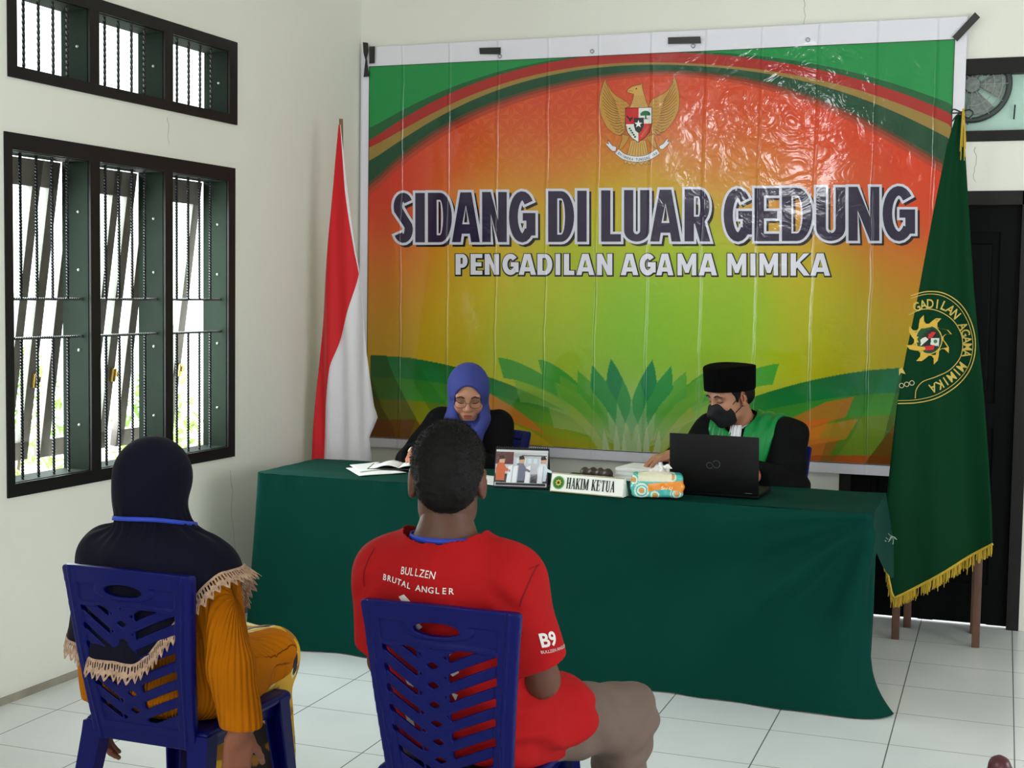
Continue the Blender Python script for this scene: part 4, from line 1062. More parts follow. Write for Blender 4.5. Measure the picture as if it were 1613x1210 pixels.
for u in us:
    x, y, n, seg, t = perim(u); col = []
    for j in range(nv+1):
        v = j/nv
        if seg == 'R':   # short flap on the right end, drooping to a point at the back
            drop = (TH-.012)*max(0, 1-t/.10)**2+(.10+.20*math.sin(min(t/.62, 1)*PI/2)-.10*max(0, (t-.62)/.38)) if t < .10 else (.10+.20*math.sin(min(t/.62, 1)*PI/2)-.10*max(0, (t-.62)/.38))
            drop = min(drop, TH-.012)
        else: drop = TH-.006
        d = drop*v; off = .006+.02*min(d/.1, 1)*0
        fx_ = (x-TBX0)/(TBX1-TBX0)
        if seg in 'Fcd':
            # gentle hanging folds plus diagonal drags from the right front corner
            off += .018*v*math.sin(fx_*23+.8)+.006*v*math.sin(fx_*57+2*v)+.05*v*v*(.25+.75*fx_)+.022*v
            ddx, ddz = TBX1-x, d
            ang_ = math.atan2(ddz, ddx+.02); rr_ = math.hypot(ddx, ddz)
            off += .024*math.sin(ang_*11)*math.exp(-((rr_-.5)/.42)**2)+.010*math.sin(ang_*19+1)*math.exp(-((rr_-.35)/.25)**2)
            off += .004*math.exp(-d/.05)*math.sin(fx_*140)*(math.sin(fx_*31) > .2)
            # corner of the cloth trails on the floor at the right
            fl = max(0, (fx_-.90)/.10); off += .055*fl*max(0, (v-.78)/.22)**2
        if seg == 'R': off += .055*math.sin(min(t/.6, 1)*PI/2)*(d/.3)
        px_, py_ = x+n[0]*off, y+n[1]*off
        if seg in 'Fd': 
            fl = max(0, (fx_-.93)/.07); px_ += .004*fl*max(0, (v-.85)/.15)**2
        col.append((px_, py_, max(TH+.004-d-.004*(1-math.exp(-d/.01)), .003+.004*abs(math.sin(u*9)))))
    rows.append(col)
# rounded top edge + top surface
P = np.array(rows)
V = [tuple(p) for r in rows for p in r]; Q = []
for i in range(len(us)-1):
    for j in range(nv): a = i*(nv+1)+j; Q.append((a, a+nv+1, a+nv+2, a+1))
bm = bmesh.new(); bv = [bm.verts.new(p) for p in V]
for f in Q: bm.faces.new([bv[i] for i in f])
ntx, nty = 90, 22; tv = {}
for i in range(ntx+1):
    for j in range(nty+1):
        x = TBX0-.006+(TBX1-TBX0+.012)*i/ntx; y = TBY0-.006+(TBY1-TBY0+.012)*j/nty
        e = min(i, ntx-i)/ntx*2.6; e2 = min(j, nty-j)/nty*.58
        z = TH+.004+.0016*math.sin(x*13)*math.sin(y*29+x*5)
        # clip the two rounded front corners
        for cx_, sx in ((TBX0+RC, -1), (TBX1-RC, 1)):
            if (x-cx_)*sx > 0 and y < TBY0+RC:
                dx, dy = x-cx_, y-(TBY0+RC); r_ = math.hypot(dx, dy)
                if r_ > RC+.006: x = cx_+dx*(RC+.006)/r_; y = TBY0+RC+dy*(RC+.006)/r_
        tv[i, j] = bm.verts.new((x, y, z))
for i in range(ntx):
    for j in range(nty): bm.faces.new((tv[i, j], tv[i+1, j], tv[i+1, j+1], tv[i, j+1]))
bmesh.ops.translate(bm, verts=bm.verts[:], vec=(-cxT, -cyT, 0))
cl = from_bm('tablecloth', bm, cloth_m, None, sm=1.2, loc=(cxT, cyT, 0)); props(cl, 'dark green cloth draped over the long table down to the floor', 'tablecloth')
fz = bmesh.new()
p0 = on(1380, 853, 1, 5.42); p1 = on(1406, 845, 1, 5.56)
for k in range(16):
    t = random.random(); p = p0*(1-t)+p1*t if k < 8 else p1; d = np.random.uniform(-.018, .018, 3); d[2] -= .012 
    if k < 8: d = d*.5
    add_tube(fz, [tuple(p-(cxT, cyT, 0)), tuple(p+d*.6-(cxT, cyT, 0)), tuple(p+d+np.random.uniform(-.006, .006, 3)-(cxT, cyT, 0))], .0014, 4)
from_bm('frayed_threads', fz, mat('thread_white', (170, 190, 180), .8), cl, label='pale frayed threads at the torn cloth corner')['kind'] = 'stuff'

# ================================================================== PLASTIC CHAIRS
blue_pl = mat('blue_plastic', (3, 9, 84), .34, .16, noise=(3, .06), bump=(220, .08, .0006))
def chair_backrest():
    """panel in flat coordinates (u across, v up from the seat), cut with herringbone slots, then bent"""
    h = .0027; lo, hi = (-.205, -.03, -.05), (.205, .03, .455)
    F = SDF(lo, hi, h); U = F.ax[0][:, None, None]; T = F.ax[1][None, :, None]; Vv = F.ax[2][None, None, :]
    half = .152+.041*np.clip((Vv+.04)/.46, 0, 1)
    topz = .434-.007*(U/.19)**2
    side = np.maximum(np.abs(U)-half, np.maximum(Vv-topz, -.03-Vv))
    r = .011; e1, e2 = np.abs(U)-half+r, Vv-topz+r
    outer = np.maximum(np.minimum(np.maximum(e1, e2), 0)+np.sqrt(np.maximum(e1, 0)**2+np.maximum(e2, 0)**2)-r, -.035-Vv)
    # slots
    wv = .118+.022*np.clip(Vv/.33, 0, 1)-.028*np.clip((.10-Vv)/.1, 0, 1)
    A = (Vv+.62*(U+.02)-.25*(U+.02)**2); B = (Vv-.52*(U+.02)+.35*(U+.02)**2)
    def gap(f, wd, off, pitch): g = np.abs(((f+off) % pitch)-pitch/2); return g-wd/2
    gA = gap(A, .0135, .012, .047); gB = gap(B, .0195, .018, .047)
    cu = U+.016-.02*(Vv-.2); cw = .033
    left = np.maximum(gA, np.maximum(cu+cw+.006, -(U+wv))); right = np.maximum(gB, np.maximum(-(cu-cw-.006), U-wv))
    mid = np.maximum(np.maximum(gap(A, .017, .012, .047), gap(B, .017, .018, .047)), np.abs(cu)-cw)
    slots = np.minimum(np.minimum(left, right), mid)
    slots = np.maximum(slots, np.maximum(Vv-.333+.25*U**2, .028-Vv))
    oval = (np.sqrt((U/.056)**2+((Vv-.377+.3*U*U)/.0155)**2)-1)*.0155
    cut = np.minimum(slots, oval)
    base = np.maximum(outer, np.abs(T)-.005)
    stile = np.maximum(np.maximum(outer, np.abs(np.abs(U)-half+.024)-.022), np.abs(T-.002)-.0125)
    topr = np.maximum(outer, np.maximum(np.abs(Vv-topz+.022)-.022, np.abs(T-.001)-.0105))
    lipo = np.maximum(np.abs(oval-.004)-.005, np.abs(T)-.0095)
    bottom = np.maximum(outer, np.maximum(Vv-.018, np.abs(T)-.010))
    rail = np.maximum(np.maximum(outer, np.abs(Vv-.338+.35*U**2)-.006), np.abs(T)-.0085)
    body = np.minimum(np.minimum(base, topr), np.minimum(np.minimum(lipo, bottom), rail))
    rib = np.maximum(np.maximum(outer, np.abs(np.abs(U)-half+.024)-.0035), np.abs(T)-.015); 
    body = np.minimum(np.minimum(body, stile), np.minimum(rib, 1)); body = np.maximum(body, -(cut))
    F.D = np.ascontiguousarray(body.astype(np.float32)); Vt, Q = F.mesh(); Vt = relax(Vt, Q, 1)
    x, t, v = Vt.T
    y = -.185-.185*v+.05*v*v-.022*(1-np.clip(np.abs(x)/.19, 0, 1)**2)*np.clip(v/.2, 0, 1)+t
    me = np_mesh('backrest', np.stack([x, y, v+.425], 1), Q); smooth(me); return me
def chair_seat():
    prims = [rbox((0, .02, .428), (.187, .205, .013), .012, .006), rbox((0, .02, .405), (.165, .18, .03), .012, .01), rbox((0, .02, .372), (.155, .17, .03), .01, .01, m='-'), ell((0, .02, .455), (.15, .16, .018), .01, m='-'), cap((-.17, .222, .42), (.17, .222, .42), .017, k=.015)]
    a, b = bounds(prims, .02); Vt, Q = SDF(a, b, .005).run(prims).mesh(); me = np_mesh('seat', relax(Vt, Q, 1), Q); smooth(me); return me
def chair_leg(sx, sy):
    bm = bmesh.new(); x0, y0 = (.158, .19) if sy > 0 else (.158, -.165); x1, y1 = (.193, .235) if sy > 0 else (.20, -.245)
    rings = []
    for z, t in ((0, 1), (.015, .98), (.2, .55), (.4, .06), (.43, 0)):
        x, y = x0+(x1-x0)*t, y0+(y1-y0)*t; w0 = .030-.010*t; d0 = .024-.006*t
        prof = [(-w0, -d0), (w0, -d0), (w0, d0), (w0-.006, d0), (w0-.006, -d0+.006), (-w0+.006, -d0+.006), (-w0+.006, d0), (-w0, d0)]
        if sy > 0: prof = [(a, -c) for a, c in prof]
        rings.append([bm.verts.new((sx*(x)+a, y+c, z)) for a, c in prof])
    for A_, B_ in zip(rings, rings[1:]):
        for k in range(8): bm.faces.new((A_[k], A_[(k+1) % 8], B_[(k+1) % 8], B_[k]))
    bm.faces.new(rings[0]); bm.faces.new(rings[-1][::-1])
    bmesh.ops.recalc_face_normals(bm, faces=bm.faces[:]); me = bpy.data.meshes.new('leg'); bm.to_mesh(me); bm.free(); return me
_back, _seat = chair_backrest(), chair_seat(); _legs = [chair_leg(a, c) for a in (-1, 1) for c in (-1, 1)]
for q in [_back, _seat]+_legs: q.materials.append(blue_pl)
proto = None
def plastic_chair(loc, rz, label):
    global proto
    if proto is None:
        proto = thing('plastic_chair', label, 'chair', loc, rz, 'blue plastic chairs')
        link('backrest', _back, None, proto); link('seat', _seat, None, proto)
        for q in _legs: link('leg', q, None, proto)
        return proto
    r = proto.copy(); COL.objects.link(r); r.location = loc; r.rotation_euler = (0, 0, rz); r['label'] = label
    for ch in list(proto.children): c = ch.copy(); COL.objects.link(c); c.parent = r
    return r
WO, WR = (-2.022, 3.09, 0), math.radians(-1)
MO, MR = (-1.165, 3.04, 0), 0.0
CO, CR = (-2.405, 6.2, 0), PI
JO, JR = (-1.04, 6.2, 0), math.radians(166)
plastic_chair(MO, MR, 'blue slotted plastic chair under the man in the red shirt')
plastic_chair(WO, WR, 'blue slotted plastic chair under the woman in the navy headscarf, nearest the window')
plastic_chair((-2.425, 6.27, 0), PI+.04, 'blue plastic chair behind the woman in the blue headscarf, mostly hidden')
plastic_chair((-1.045, 6.27, 0), math.radians(176), 'blue plastic chair behind the masked man in the black cap, mostly hidden')

# maroon chair whose top corner just enters the frame at the lower right
mc = thing('padded_chair', 'dark maroon chair of which only a top corner shows at the lower right', 'chair', (.262, 2.2, 0), 0)
mar = mat('maroon_padding', (74, 24, 34), .35, .4)
soft('backrest', [rbox((-.02, 0, .66), (.235, .018, .165), .018, .01), cap((-.245, -.01, .55), (-.245, -.01, .838), .018, k=.02)], .006, mar, mc)
soft('seat', [rbox((0, .2, .44), (.22, .21, .03), .028, .01)], .008, mar, mc)
for x in (-.23, .23):
    tube('leg', [(x, -.05, 0), (x, -.02, .42), (x, -.012, .56)], .011, mat('dark_steel', (50, 46, 48), .3, .5, metal=.8), mc)
    tube('leg', [(x, .40, 0), (x, .38, .42)], .011, mat('dark_steel', (50, 46, 48)), mc)

# ================================================================== THINGS ON THE TABLE
ZT = TH+.0075
def tpt(px, py, z=ZT): return on(px, py, 2, z)
white_p = mat('paper', (232, 232, 230), .7, .3)
# loose papers and open notebook at the left
def sheet(name, pts, z, label, curl=0, group=None, t=.0012):
    q = [tpt(*p, z) for p in pts]; c = sum(q)/4
    n = 12; P = np.zeros((n, n, 3))
    for i in range(n):
        for j in range(n):
            u, v = i/(n-1), j/(n-1); p = (q[0]*(1-u)+q[1]*u)*(1-v)+(q[3]*(1-u)+q[2]*u)*v
            P[i, j] = p-(c[0], c[1], z); P[i, j, 2] = curl*(u*u*.6+.25*math.sin(v*3)*u)+.0004*math.sin(u*9+v*5)
    me = grid_mesh(name, P); smooth(me); o = link(name, me, white_p, None, (c[0], c[1], z+.0008)); o.modifiers.new('thickness', 'SOLIDIFY').thickness = t
    return props(o, label, 'paper', group)
sheet('paper_sheet', [(545, 738), (600, 735), (640, 745), (566, 750)], ZT, 'loose white sheet lying leftmost on the green table', 0, None)
sheet('paper_sheet', [(551, 733), (596, 729), (612, 739), (566, 744)], ZT+.003, 'white sheet lying on the leftmost loose sheet, beside the open notebook', .004)
nb = thing('notebook', 'open white notebook with a dark cover in front of the woman in the blue headscarf', 'notebook', tuple(tpt(616, 738)+(.03, .02, .0052)), .3)
box('cover', (-.13, -.095, 0), (.15, .095, .003), mat('notebook_cover', (40, 44, 40), .5), nb)
for sx in (-1, 1):
    P = np.zeros((14, 6, 3))
    for i in range(14):
        for j in range(6): u = i/13; P[i, j] = (.01+sx*.132*u, -.09+.18*j/5, .0045+.016*math.sin(min(u*1.25, 1)*PI)*.8+.004*(1-u))
    me = grid_mesh('pages', P if sx > 0 else P[::-1]); smooth(me); o = link('pages', me, white_p, nb); o.modifiers.new('thickness', 'SOLIDIFY').thickness = .0015
sheet('paper_sheet', [(757, 748), (790, 752), (786, 766), (744, 760)], ZT, 'white sheet lying behind the desk calendar, beside the red-shirted man\'s head', 0)

# desk calendar with a printed picture
ca, cb = tpt(777, 767), tpt(862, 770); cw_ = np.linalg.norm(cb-ca); ang = math.atan2(cb[1]-ca[1], cb[0]-ca[0])
cal = thing('desk_calendar', 'small standing desk calendar with a picture and wire binding', 'calendar', tuple((ca+cb)/2), ang)
Hc = .158; lean = .055; hw = cw_/2
def cf(u, v, w_): return (u, v*lean/Hc-.001-w_, v)     # front sheet leaning back
bm = bmesh.new(); add_prism(bm, [(-hw, 0), (hw, 0), (hw, Hc), (-hw, Hc)], lambda u, v, w_: (u, v*lean/Hc+w_, v), .003)
add_prism(bm, [(-hw, 0), (hw, 0), (hw, Hc), (-hw, Hc)], lambda u, v, w_: (u, 2*lean-v*lean/Hc-w_, v), .003); add_box(bm, (-hw, 0, 0), (hw, 2*lean, .003))
from_bm('stand', bm, mat('calendar_black', (22, 22, 24), .5), cal)
cal_m = mat('print_gloss', (255, 255, 255), .3, .4, attr='Col')
a = Art(); X = lambda u: -hw+.004+(2*hw-.008)*u; Y = lambda v: .006+(Hc-.02)*v
def R4(u0, u1, v0, v1, c, l=1): a.poly([(X(u0), Y(v0)), (X(u1), Y(v0)), (X(u1), Y(v1)), (X(u0), Y(v1))], c, l)
def PP(pts, c, l=2): a.poly([(X(u), Y(v)) for u, v in pts], c, l)
R4(0, 1, 0, 1.04, (206, 206, 210), 0); R4(0, 1, .12, .98, (190, 190, 196)); R4(0, .34, .62, .98, (110, 44, 40)); R4(.36, .98, .82, .95, (228, 228, 230)); R4(0, 1, .10, .36, (38, 34, 36))
for k in range(5): R4(.40+k*.11, .47+k*.11, .66, .80, (196, 214, 226), 2)
R4(.5, .98, .87, .90, (90, 90, 96), 2)
for (u, c, hcol) in ((.12, (196, 96, 60), (60, 36, 28)), (.50, (110, 112, 130), (46, 34, 32)), (.92, (206, 218, 232), (50, 40, 38))):
    PP([(u-.10, .16), (u+.06, .16), (u+.08, .55), (u+.02, .70), (u-.07, .68), (u-.11, .5)], c); PP([(u-.05, .66), (u+.05, .66), (u+.06, .78), (u, .86), (u-.05, .80)], (206, 160, 130), 3); PP([(u-.05, .76), (u+.06, .78), (u+.03, .88), (u-.05, .86)], hcol, 4)
    PP([(u+.02, .45), (u+.17, .40), (u+.17, .46), (u+.04, .56)], c, 3)
for u in (.27, .37, .62, .86): PP([(u-.05, .10), (u+.04, .10), (u+.06, .60), (u-.02, .56)], (226, 228, 234), 3); PP([(u+.04, .10), (u+.06, .10), (u+.08, .60), (u+.06, .60)], (176, 184, 200), 3)
R4(.02, .98, .02, .09, (30, 30, 32), 2)
a.build('picture_page', cf, cal_m, cal, step=.0003)
bm = bmesh.new()
for k in range(24):
    u = -hw+.008+(2*hw-.016)*k/23; add_tube(bm, [(u, lean-.002+.0065*math.cos(q*PI/5), Hc-.001+.0065*math.sin(q*PI/5)) for q in range(10)], .0009, 4, True)
wb = from_bm('wire_binding', bm, mat('dark_steel', (50, 46, 48)), cal)

# name plate
na, nb_ = tpt(866, 774), tpt(981, 784); nang = math.atan2(nb_[1]-na[1], nb_[0]-na[0]); nw = np.linalg.norm(nb_-na)/2
npl = thing('name_plate', 'white desk name plate with black lettering and a round green seal', 'sign', tuple((na+nb_)/2), nang)
Hn, ln = .074, .02
bm = bmesh.new(); add_prism(bm, [(0, 0), (.06, 0), (ln+.006, Hn), (ln, Hn)], lambda u, v, w_: (w_-nw, u, v), 2*nw); from_bm('plate', bm, mat('white_acrylic', (228, 230, 224), .3, .5), npl)
a = Art(); nf = lambda u, v, l: (u, v*ln/Hn-.0006-l, v)
a.stroke([(-nw+.002, .002), (nw-.002, .002), (nw-.002, Hn-.002), (-nw+.002, Hn-.002)], .0022, (150, 132, 70), 0, True)
a.disc((-nw+.034, Hn*.5), .026, (36, 120, 60), 1); a.ring((-nw+.034, Hn*.5), .0235, .0012, (190, 190, 70), 2); a.disc((-nw+.034, Hn*.5), .0185, (24, 98, 50), 2)
for k in range(8):
    t0 = k*PI/4; c0 = (-nw+.034, Hn*.5); a.poly([(c0[0]+r*math.cos(t0+d), c0[1]+r*math.sin(t0+d)) for r, d in ((.009, -.36), (.0155, .15), (.009, .36))], (212, 190, 60), 3)
a.disc((-nw+.034, Hn*.5), .009, (212, 190, 60), 3); a.disc((-nw+.034, Hn*.5), .006, (40, 60, 40), 4)
# condensed serif capitals from stems, hairlines and serifs
def serif(word, x, y, H, wd, gap, sp):
    K_ = (22, 22, 26); s1, s2, se = wd*.30, wd*.15, H*.05
    def V(u, th, y0=0., y1=1.): a.poly([(x+u*wd-th/2, y+y0*H), (x+u*wd+th/2, y+y0*H), (x+u*wd+th/2, y+y1*H), (x+u*wd-th/2, y+y1*H)], K_, 2)
    def Hh(u0, u1, v, th): a.poly([(x+u0*wd, y+v*H-th/2), (x+u1*wd, y+v*H-th/2), (x+u1*wd, y+v*H+th/2), (x+u0*wd, y+v*H+th/2)], K_, 2)
    def D(p, q, th): a.stroke([(x+p[0]*wd, y+p[1]*H), (x+q[0]*wd, y+q[1]*H)], th, K_, 2)
    def S_(u, v, l=.22): Hh(u-l, u+l, v*(1-.05)+.025, se)
    for ch in word:
        if ch == ' ': x += sp; continue
        k = 1.0
        if ch == 'H': V(.2, s1); V(.8, s1); Hh(.2, .8, .5, s2*1.2); [S_(u, v) for u in (.2, .8) for v in (0, 1)]
        if ch == 'A': D((.15, 0), (.5, 1), s2); D((.82, 0), (.48, 1), s1); Hh(.25, .7, .33, s2); S_(.13, 0, .16); S_(.82, 0, .2)
        if ch == 'K': V(.2, s1); D((.25, .42), (.85, .98), s2); D((.4, .55), (.85, .02), s1); [S_(*q) for q in ((.2, 0), (.2, 1), (.84, 0), (.84, 1))]
        if ch == 'I': k = .5; V(.25, s1); S_(.25, 0); S_(.25, 1)
        if ch == 'M': k = 1.25; V(.16, s2); V(1.08, s1); D((.18, 1), (.62, .05), s1); D((.62, .05), (1.04, 1), s2); S_(.16, 0); S_(1.08, 0); S_(.14, 1, .14); S_(1.1, 1, .16)
        if ch == 'E': V(.24, s1); Hh(.1, .85, .03, se); Hh(.1, .85, .97, se); Hh(.2, .65, .52, se); V(.83, s2*.8, 0, .24); V(.83, s2*.8, .76, 1); V(.65, s2*.7, .4, .64); S_(.2, 0); S_(.2, 1)
        if ch == 'T': V(.5, s1); Hh(.05, .95, .97, se); V(.08, s2*.8, .74, 1); V(.92, s2*.8, .74, 1); S_(.5, 0)
        if ch == 'U':
            V(.22, s1, .25); V(.8, s2, .25); S_(.22, 1); S_(.8, 1, .18)
            P_ = arc(.51, .27, .29, .24, 180, 360, 12); a.stroke([(x+u*wd, y+v*H) for u, v in P_], list(np.linspace(s1, s2, len(P_))), K_, 2)
        x += wd*k+gap
    return x
serif('HAKIM KETUA', -nw+.070, .0165, .043, .0185, .0018, .0125)
a.build('plate_print', nf, cal_m, npl, step=.0003)

# tissue packet
ta, tb = tpt(990, 784), tpt(1071, 786); tang = math.atan2(tb[1]-ta[1], tb[0]-ta[0]); tw_ = np.linalg.norm(tb-ta)/2
tis = thing('tissue_packet', 'soft tissue packet printed teal and orange with a tissue pulled out on top', 'tissues', tuple((ta+tb)/2+(0, .045, 0)), tang)
tp_ = [rbox((0, 0, .048), (tw_, .05, .046), .016, .01), ell((0, 0, .056), (tw_*.9, .045, .046), .02), cap((-tw_+.004, -.035, .04), (-tw_+.004, .035, .044), .009, k=.012), cap((tw_-.004, -.035, .044), (tw_-.004, .035, .04), .009, k=.012)]
def tcol(V):
    x, y, z = V.T; teal, oran, crm = np.array(L((70, 178, 172))[:3]), np.array(L((232, 140, 34))[:3]), np.array(L((222, 226, 206))[:3])
    C = np.tile(teal, (len(V), 1)); c0 = x/tw_
    for (cx_, cz_, r) in ((-.62, .03, .030), (.75, .02, .026), (-.95, .072, .024), (.55, .085, .022), (-.1, .012, .018)):
        d = np.hypot(x-cx_*tw_, (z-cz_)); k = (d < r); C[k] = np.where(((d[k]/.0058).astype(int) % 2 == 0)[:, None], crm, teal); C[d < .0085] = oran
    ob = (z > .024+.012*np.sin(c0*2.2+1)) & (z < .062+.010*c0) & (c0 > -.38); C[ob] = oran
    C[(z > .066) & (c0 > -.75) & (c0 < .55) & (y < .02)] = crm*np.array((1.0, .93, .86)); return C
ts = soft('packet', tp_, .0028, mat('packet_film', (255, 255, 255), .22, .5, attr='Col', bump=(40, .3, .002)), tis, wr=[((60, 60, 60), .0015)], color=tcol)
bvh = bvh_of(ts)
a = Art(); a.text('See-U', lambda x, y: (.012+x*.018+y*.004, .036+y*.018), (246, 232, 190), 0, .012)
def tproj(u, v, l):
    h = bvh.ray_cast(Vector((u, -.3, v)), Vector((0, 1, 0))); return (u, (h[0].y if h[0] else -.05)-.0012-l, v)
a.build('packet_lettering', tproj, cal_m, tis)
P = np.zeros((26, 9, 3))
for i in range(26):
    for j in range(9):
        u = i/25*2-1; v = j/8; P[i, j] = (u*.036+.012*math.sin(v*4+u*3)+.014, .010*math.sin(u*9+v*2)-.004, .096+.042*v*(1-.4*abs(u))+.006*math.sin(u*12+v*5)*v)
me = grid_mesh('tissue', P); smooth(me); o = link('tissue', me, mat('tissue_white', (238, 238, 238), .9), tis); o.modifiers.new('thickness', 'SOLIDIFY').thickness = .0008

# laptop with its lid towards the room
la, lb = tpt(1055, 777), tpt(1195, 787); lang = math.atan2(lb[1]-la[1], lb[0]-la[0]); lw_ = np.linalg.norm(lb-la)/2
lap = thing('laptop', 'open black laptop with its lid turned towards the room', 'laptop', tuple((la+lb)/2), lang)
lap_m = mat('laptop_black', (7, 8, 9), .45, .2, bump=(400, .06, .0004)); lap_k = mat('laptop_keys', (34, 34, 36), .5)
box('base', (-lw_, .004, 0), (lw_, .245, .02), lap_m, lap, .005)
bm = bmesh.new()
for r in range(5):
    for c in range(15): x = -lw_*.86+c*(lw_*1.72/15); y = .06+r*.021; add_box(bm, (x, y, .0205), (x+lw_*1.72/15-.003, y+.018, .0225))
kb = from_bm('keyboard', bm, lap_k, lap)
box('touchpad', (-.05, .175, .0203), (.05, .235, .0212), lap_k, lap)
Hl, ll = .247, -.022
bm = bmesh.new(); add_box(bm, (-lw_, -.004, .012), (lw_, .004, Hl), .0035)
for v in bm.verts: v.co.y += ll*(v.co.z/Hl)
lid = from_bm('lid', bm, lap_m, lap, sm=.6)
bm = bmesh.new(); add_box(bm, (-lw_+.012, .0043, .03), (lw_-.012, .0052, Hl-.014))
for v in bm.verts: v.co.y += ll*(v.co.z/Hl)
from_bm('screen', bm, mat('screen_glass', (30, 34, 40), .15, .5), lid)
bm = bmesh.new(); add_box(bm, (-lw_*.8, -.003, .012), (lw_*.8, .009, .024), .004); from_bm('hinge', bm, lap_k, lap, sm=.6)
a = Art(); P1 = [(-.006+.0125*math.cos(t)-.0095, .1245+.0125*math.sin(t)*.95) for t in np.linspace(.7, 2*PI-.5, 22)]; P2 = [(.0035+.0145*math.cos(t)+.008, .131+.0145*math.sin(t)) for t in np.linspace(-2.4, PI-.5, 22)]
a.stroke(P1, .0018, (96, 98, 104), 0); a.stroke(P2, .0018, (96, 98, 104), 0)
a.stroke([(P1[0][0], P1[0][1]), (P2[0][0], P2[0][1])], .0016, (96, 98, 104), 0)
a.build('lid_logo', lambda u, v, l: (u+.0, -.0046+ll*(v/Hl)-l, v), mat('logo_metal', (255, 255, 255), .3, .5, metal=.3, attr='Col'), lid)
a = Art(); a.stroke([(lw_*.70, .022), (lw_*.86, .022)], .002, (120, 120, 124), 0); a.build('lid_badge', lambda u, v, l: (u, -.0046+ll*(v/Hl)-l, v), mat('logo_metal', (255, 255, 255)), lid)

# stack of paper, dark carved block and flat dark folder behind the plate
pa, pb = tpt(969, 756), tpt(1052, 763); pang = math.atan2(pb[1]-pa[1], pb[0]-pa[0]); pw_ = np.linalg.norm(pb-pa)/2
st_ = thing('paper_stack', 'thick white stack of paper under the masked man\'s hand, behind the tissue packet', 'paper', tuple((pa+pb)/2), pang)
bm = bmesh.new()
for k in range(12): 
    o_ = .002*math.sin(k*2.3); add_box(bm, (-pw_+o_, -.001+.002*math.cos(k*1.7), k*.0046), (pw_+o_, .20, k*.0046+.0043))
from_bm('sheets', bm, white_p, st_)
ga_ = tpt(936, 755); 
blk = thing('carved_block', 'small dark brown carved wooden piece behind the name plate', 'ornament', tuple(ga_+(0, .02, 0)), nang)
dkw = mat('dark_carved_wood', (60, 48, 38), .4, .45, noise=(30, .4))
soft('carving', [cap((-.055, 0, .022), (.06, 0, .022), .018, .02, .01), ell((-.05, 0, .026), (.02, .022, .022), .006), ell((-.012, 0, .03), (.018, .022, .02), .006), ell((.022, 0, .029), (.016, .022, .021), .006), ell((.058, 0, .027), (.02, .022, .022), .006), rbox((0, 0, .006), (.085, .03, .006), .004, .004)], .0035, dkw, blk)
fa, fb = tpt(888, 752), tpt(920, 757)
fo = box('folder', (-.06, 0, 0), (.055, .12, .012), mat('folder_dark', (44, 46, 34), .5), None, .003); fo.location = tuple((fa+fb)/2); fo.rotation_euler = (0, 0, nang); props(fo, 'flat dark olive folder lying behind the left half of the name plate', 'folder')

# ================================================================== PEOPLE
def T_(c, Rm, s=1.0):
    c = np.array(c, float); return lambda *p: c+Rm@(np.array(p, float)*s)
def head_prims(c, Rm, s=1.0, jaw=1.0):
    t = T_(c, Rm, s); S = s
    E = lambda p, r, k=.02, m='+', RR=None: ell(t(*p), np.array(r)*S, k*S, Rm if RR is None else Rm@RR, m)
    Cc = lambda a, b, ra, rb=None, k=.02, m='+': cap(t(*a), t(*b), ra*S, (ra if rb is None else rb)*S, k*S, m)
    P = [E((0, -.012, .028), (.075, .096, .088)), E((0, .022, -.03), (.063*jaw, .068, .082), .03), Cc((-.035*jaw, .03, -.078), (.035*jaw, .03, -.078), .026, k=.03), Cc((0, .045, -.09), (0, .066, -.095), .026, .022, .03),
         E((-.036, .062, -.036), (.024, .02, .024), .025), E((.036, .062, -.036), (.024, .02, .024), .025),
         Cc((-.042, .078, .022), (.042, .078, .022), .010, k=.025),
         E((-.031, .098, .004), (.017, .014, .011), .012, '-'), E((.031, .098, .004), (.017, .014, .011), .012, '-'),
         E((-.031, .0755, .002), (.0165, .0135, .0125), .004), E((.031, .0755, .002), (.0165, .0135, .0125), .004),
         Cc((0, .086, .014), (0, .104, -.03), .0085, .0125, .012), E((-.0115, .096, -.036), (.0095, .011, .008), .006), E((.0115, .096, -.036), (.0095, .011, .008), .006),
         E((0, .082, -.066), (.026, .012, .016), .015), Cc((-.018, .0865, -.0625), (.018, .0865, -.0625), .0055, k=.006), Cc((-.015, .087, -.0735), (.015, .087, -.0735), .0068, k=.006),
         Cc((-.022, .095, -.068), (.022, .095, -.068), .0016, k=.003, m='-')]
    for q in (-1, 1):
        RR = rot('z', q*-22)@rot('x', -8); P += [E((q*.079, -.008, -.014), (.008, .021, .033), .006, '+', RR), E((q*.0835, .0, -.01), (.004, .011, .019), .004, '-', RR), E((q*.078, -.002, -.04), (.007, .01, .01), .006)]
    return P
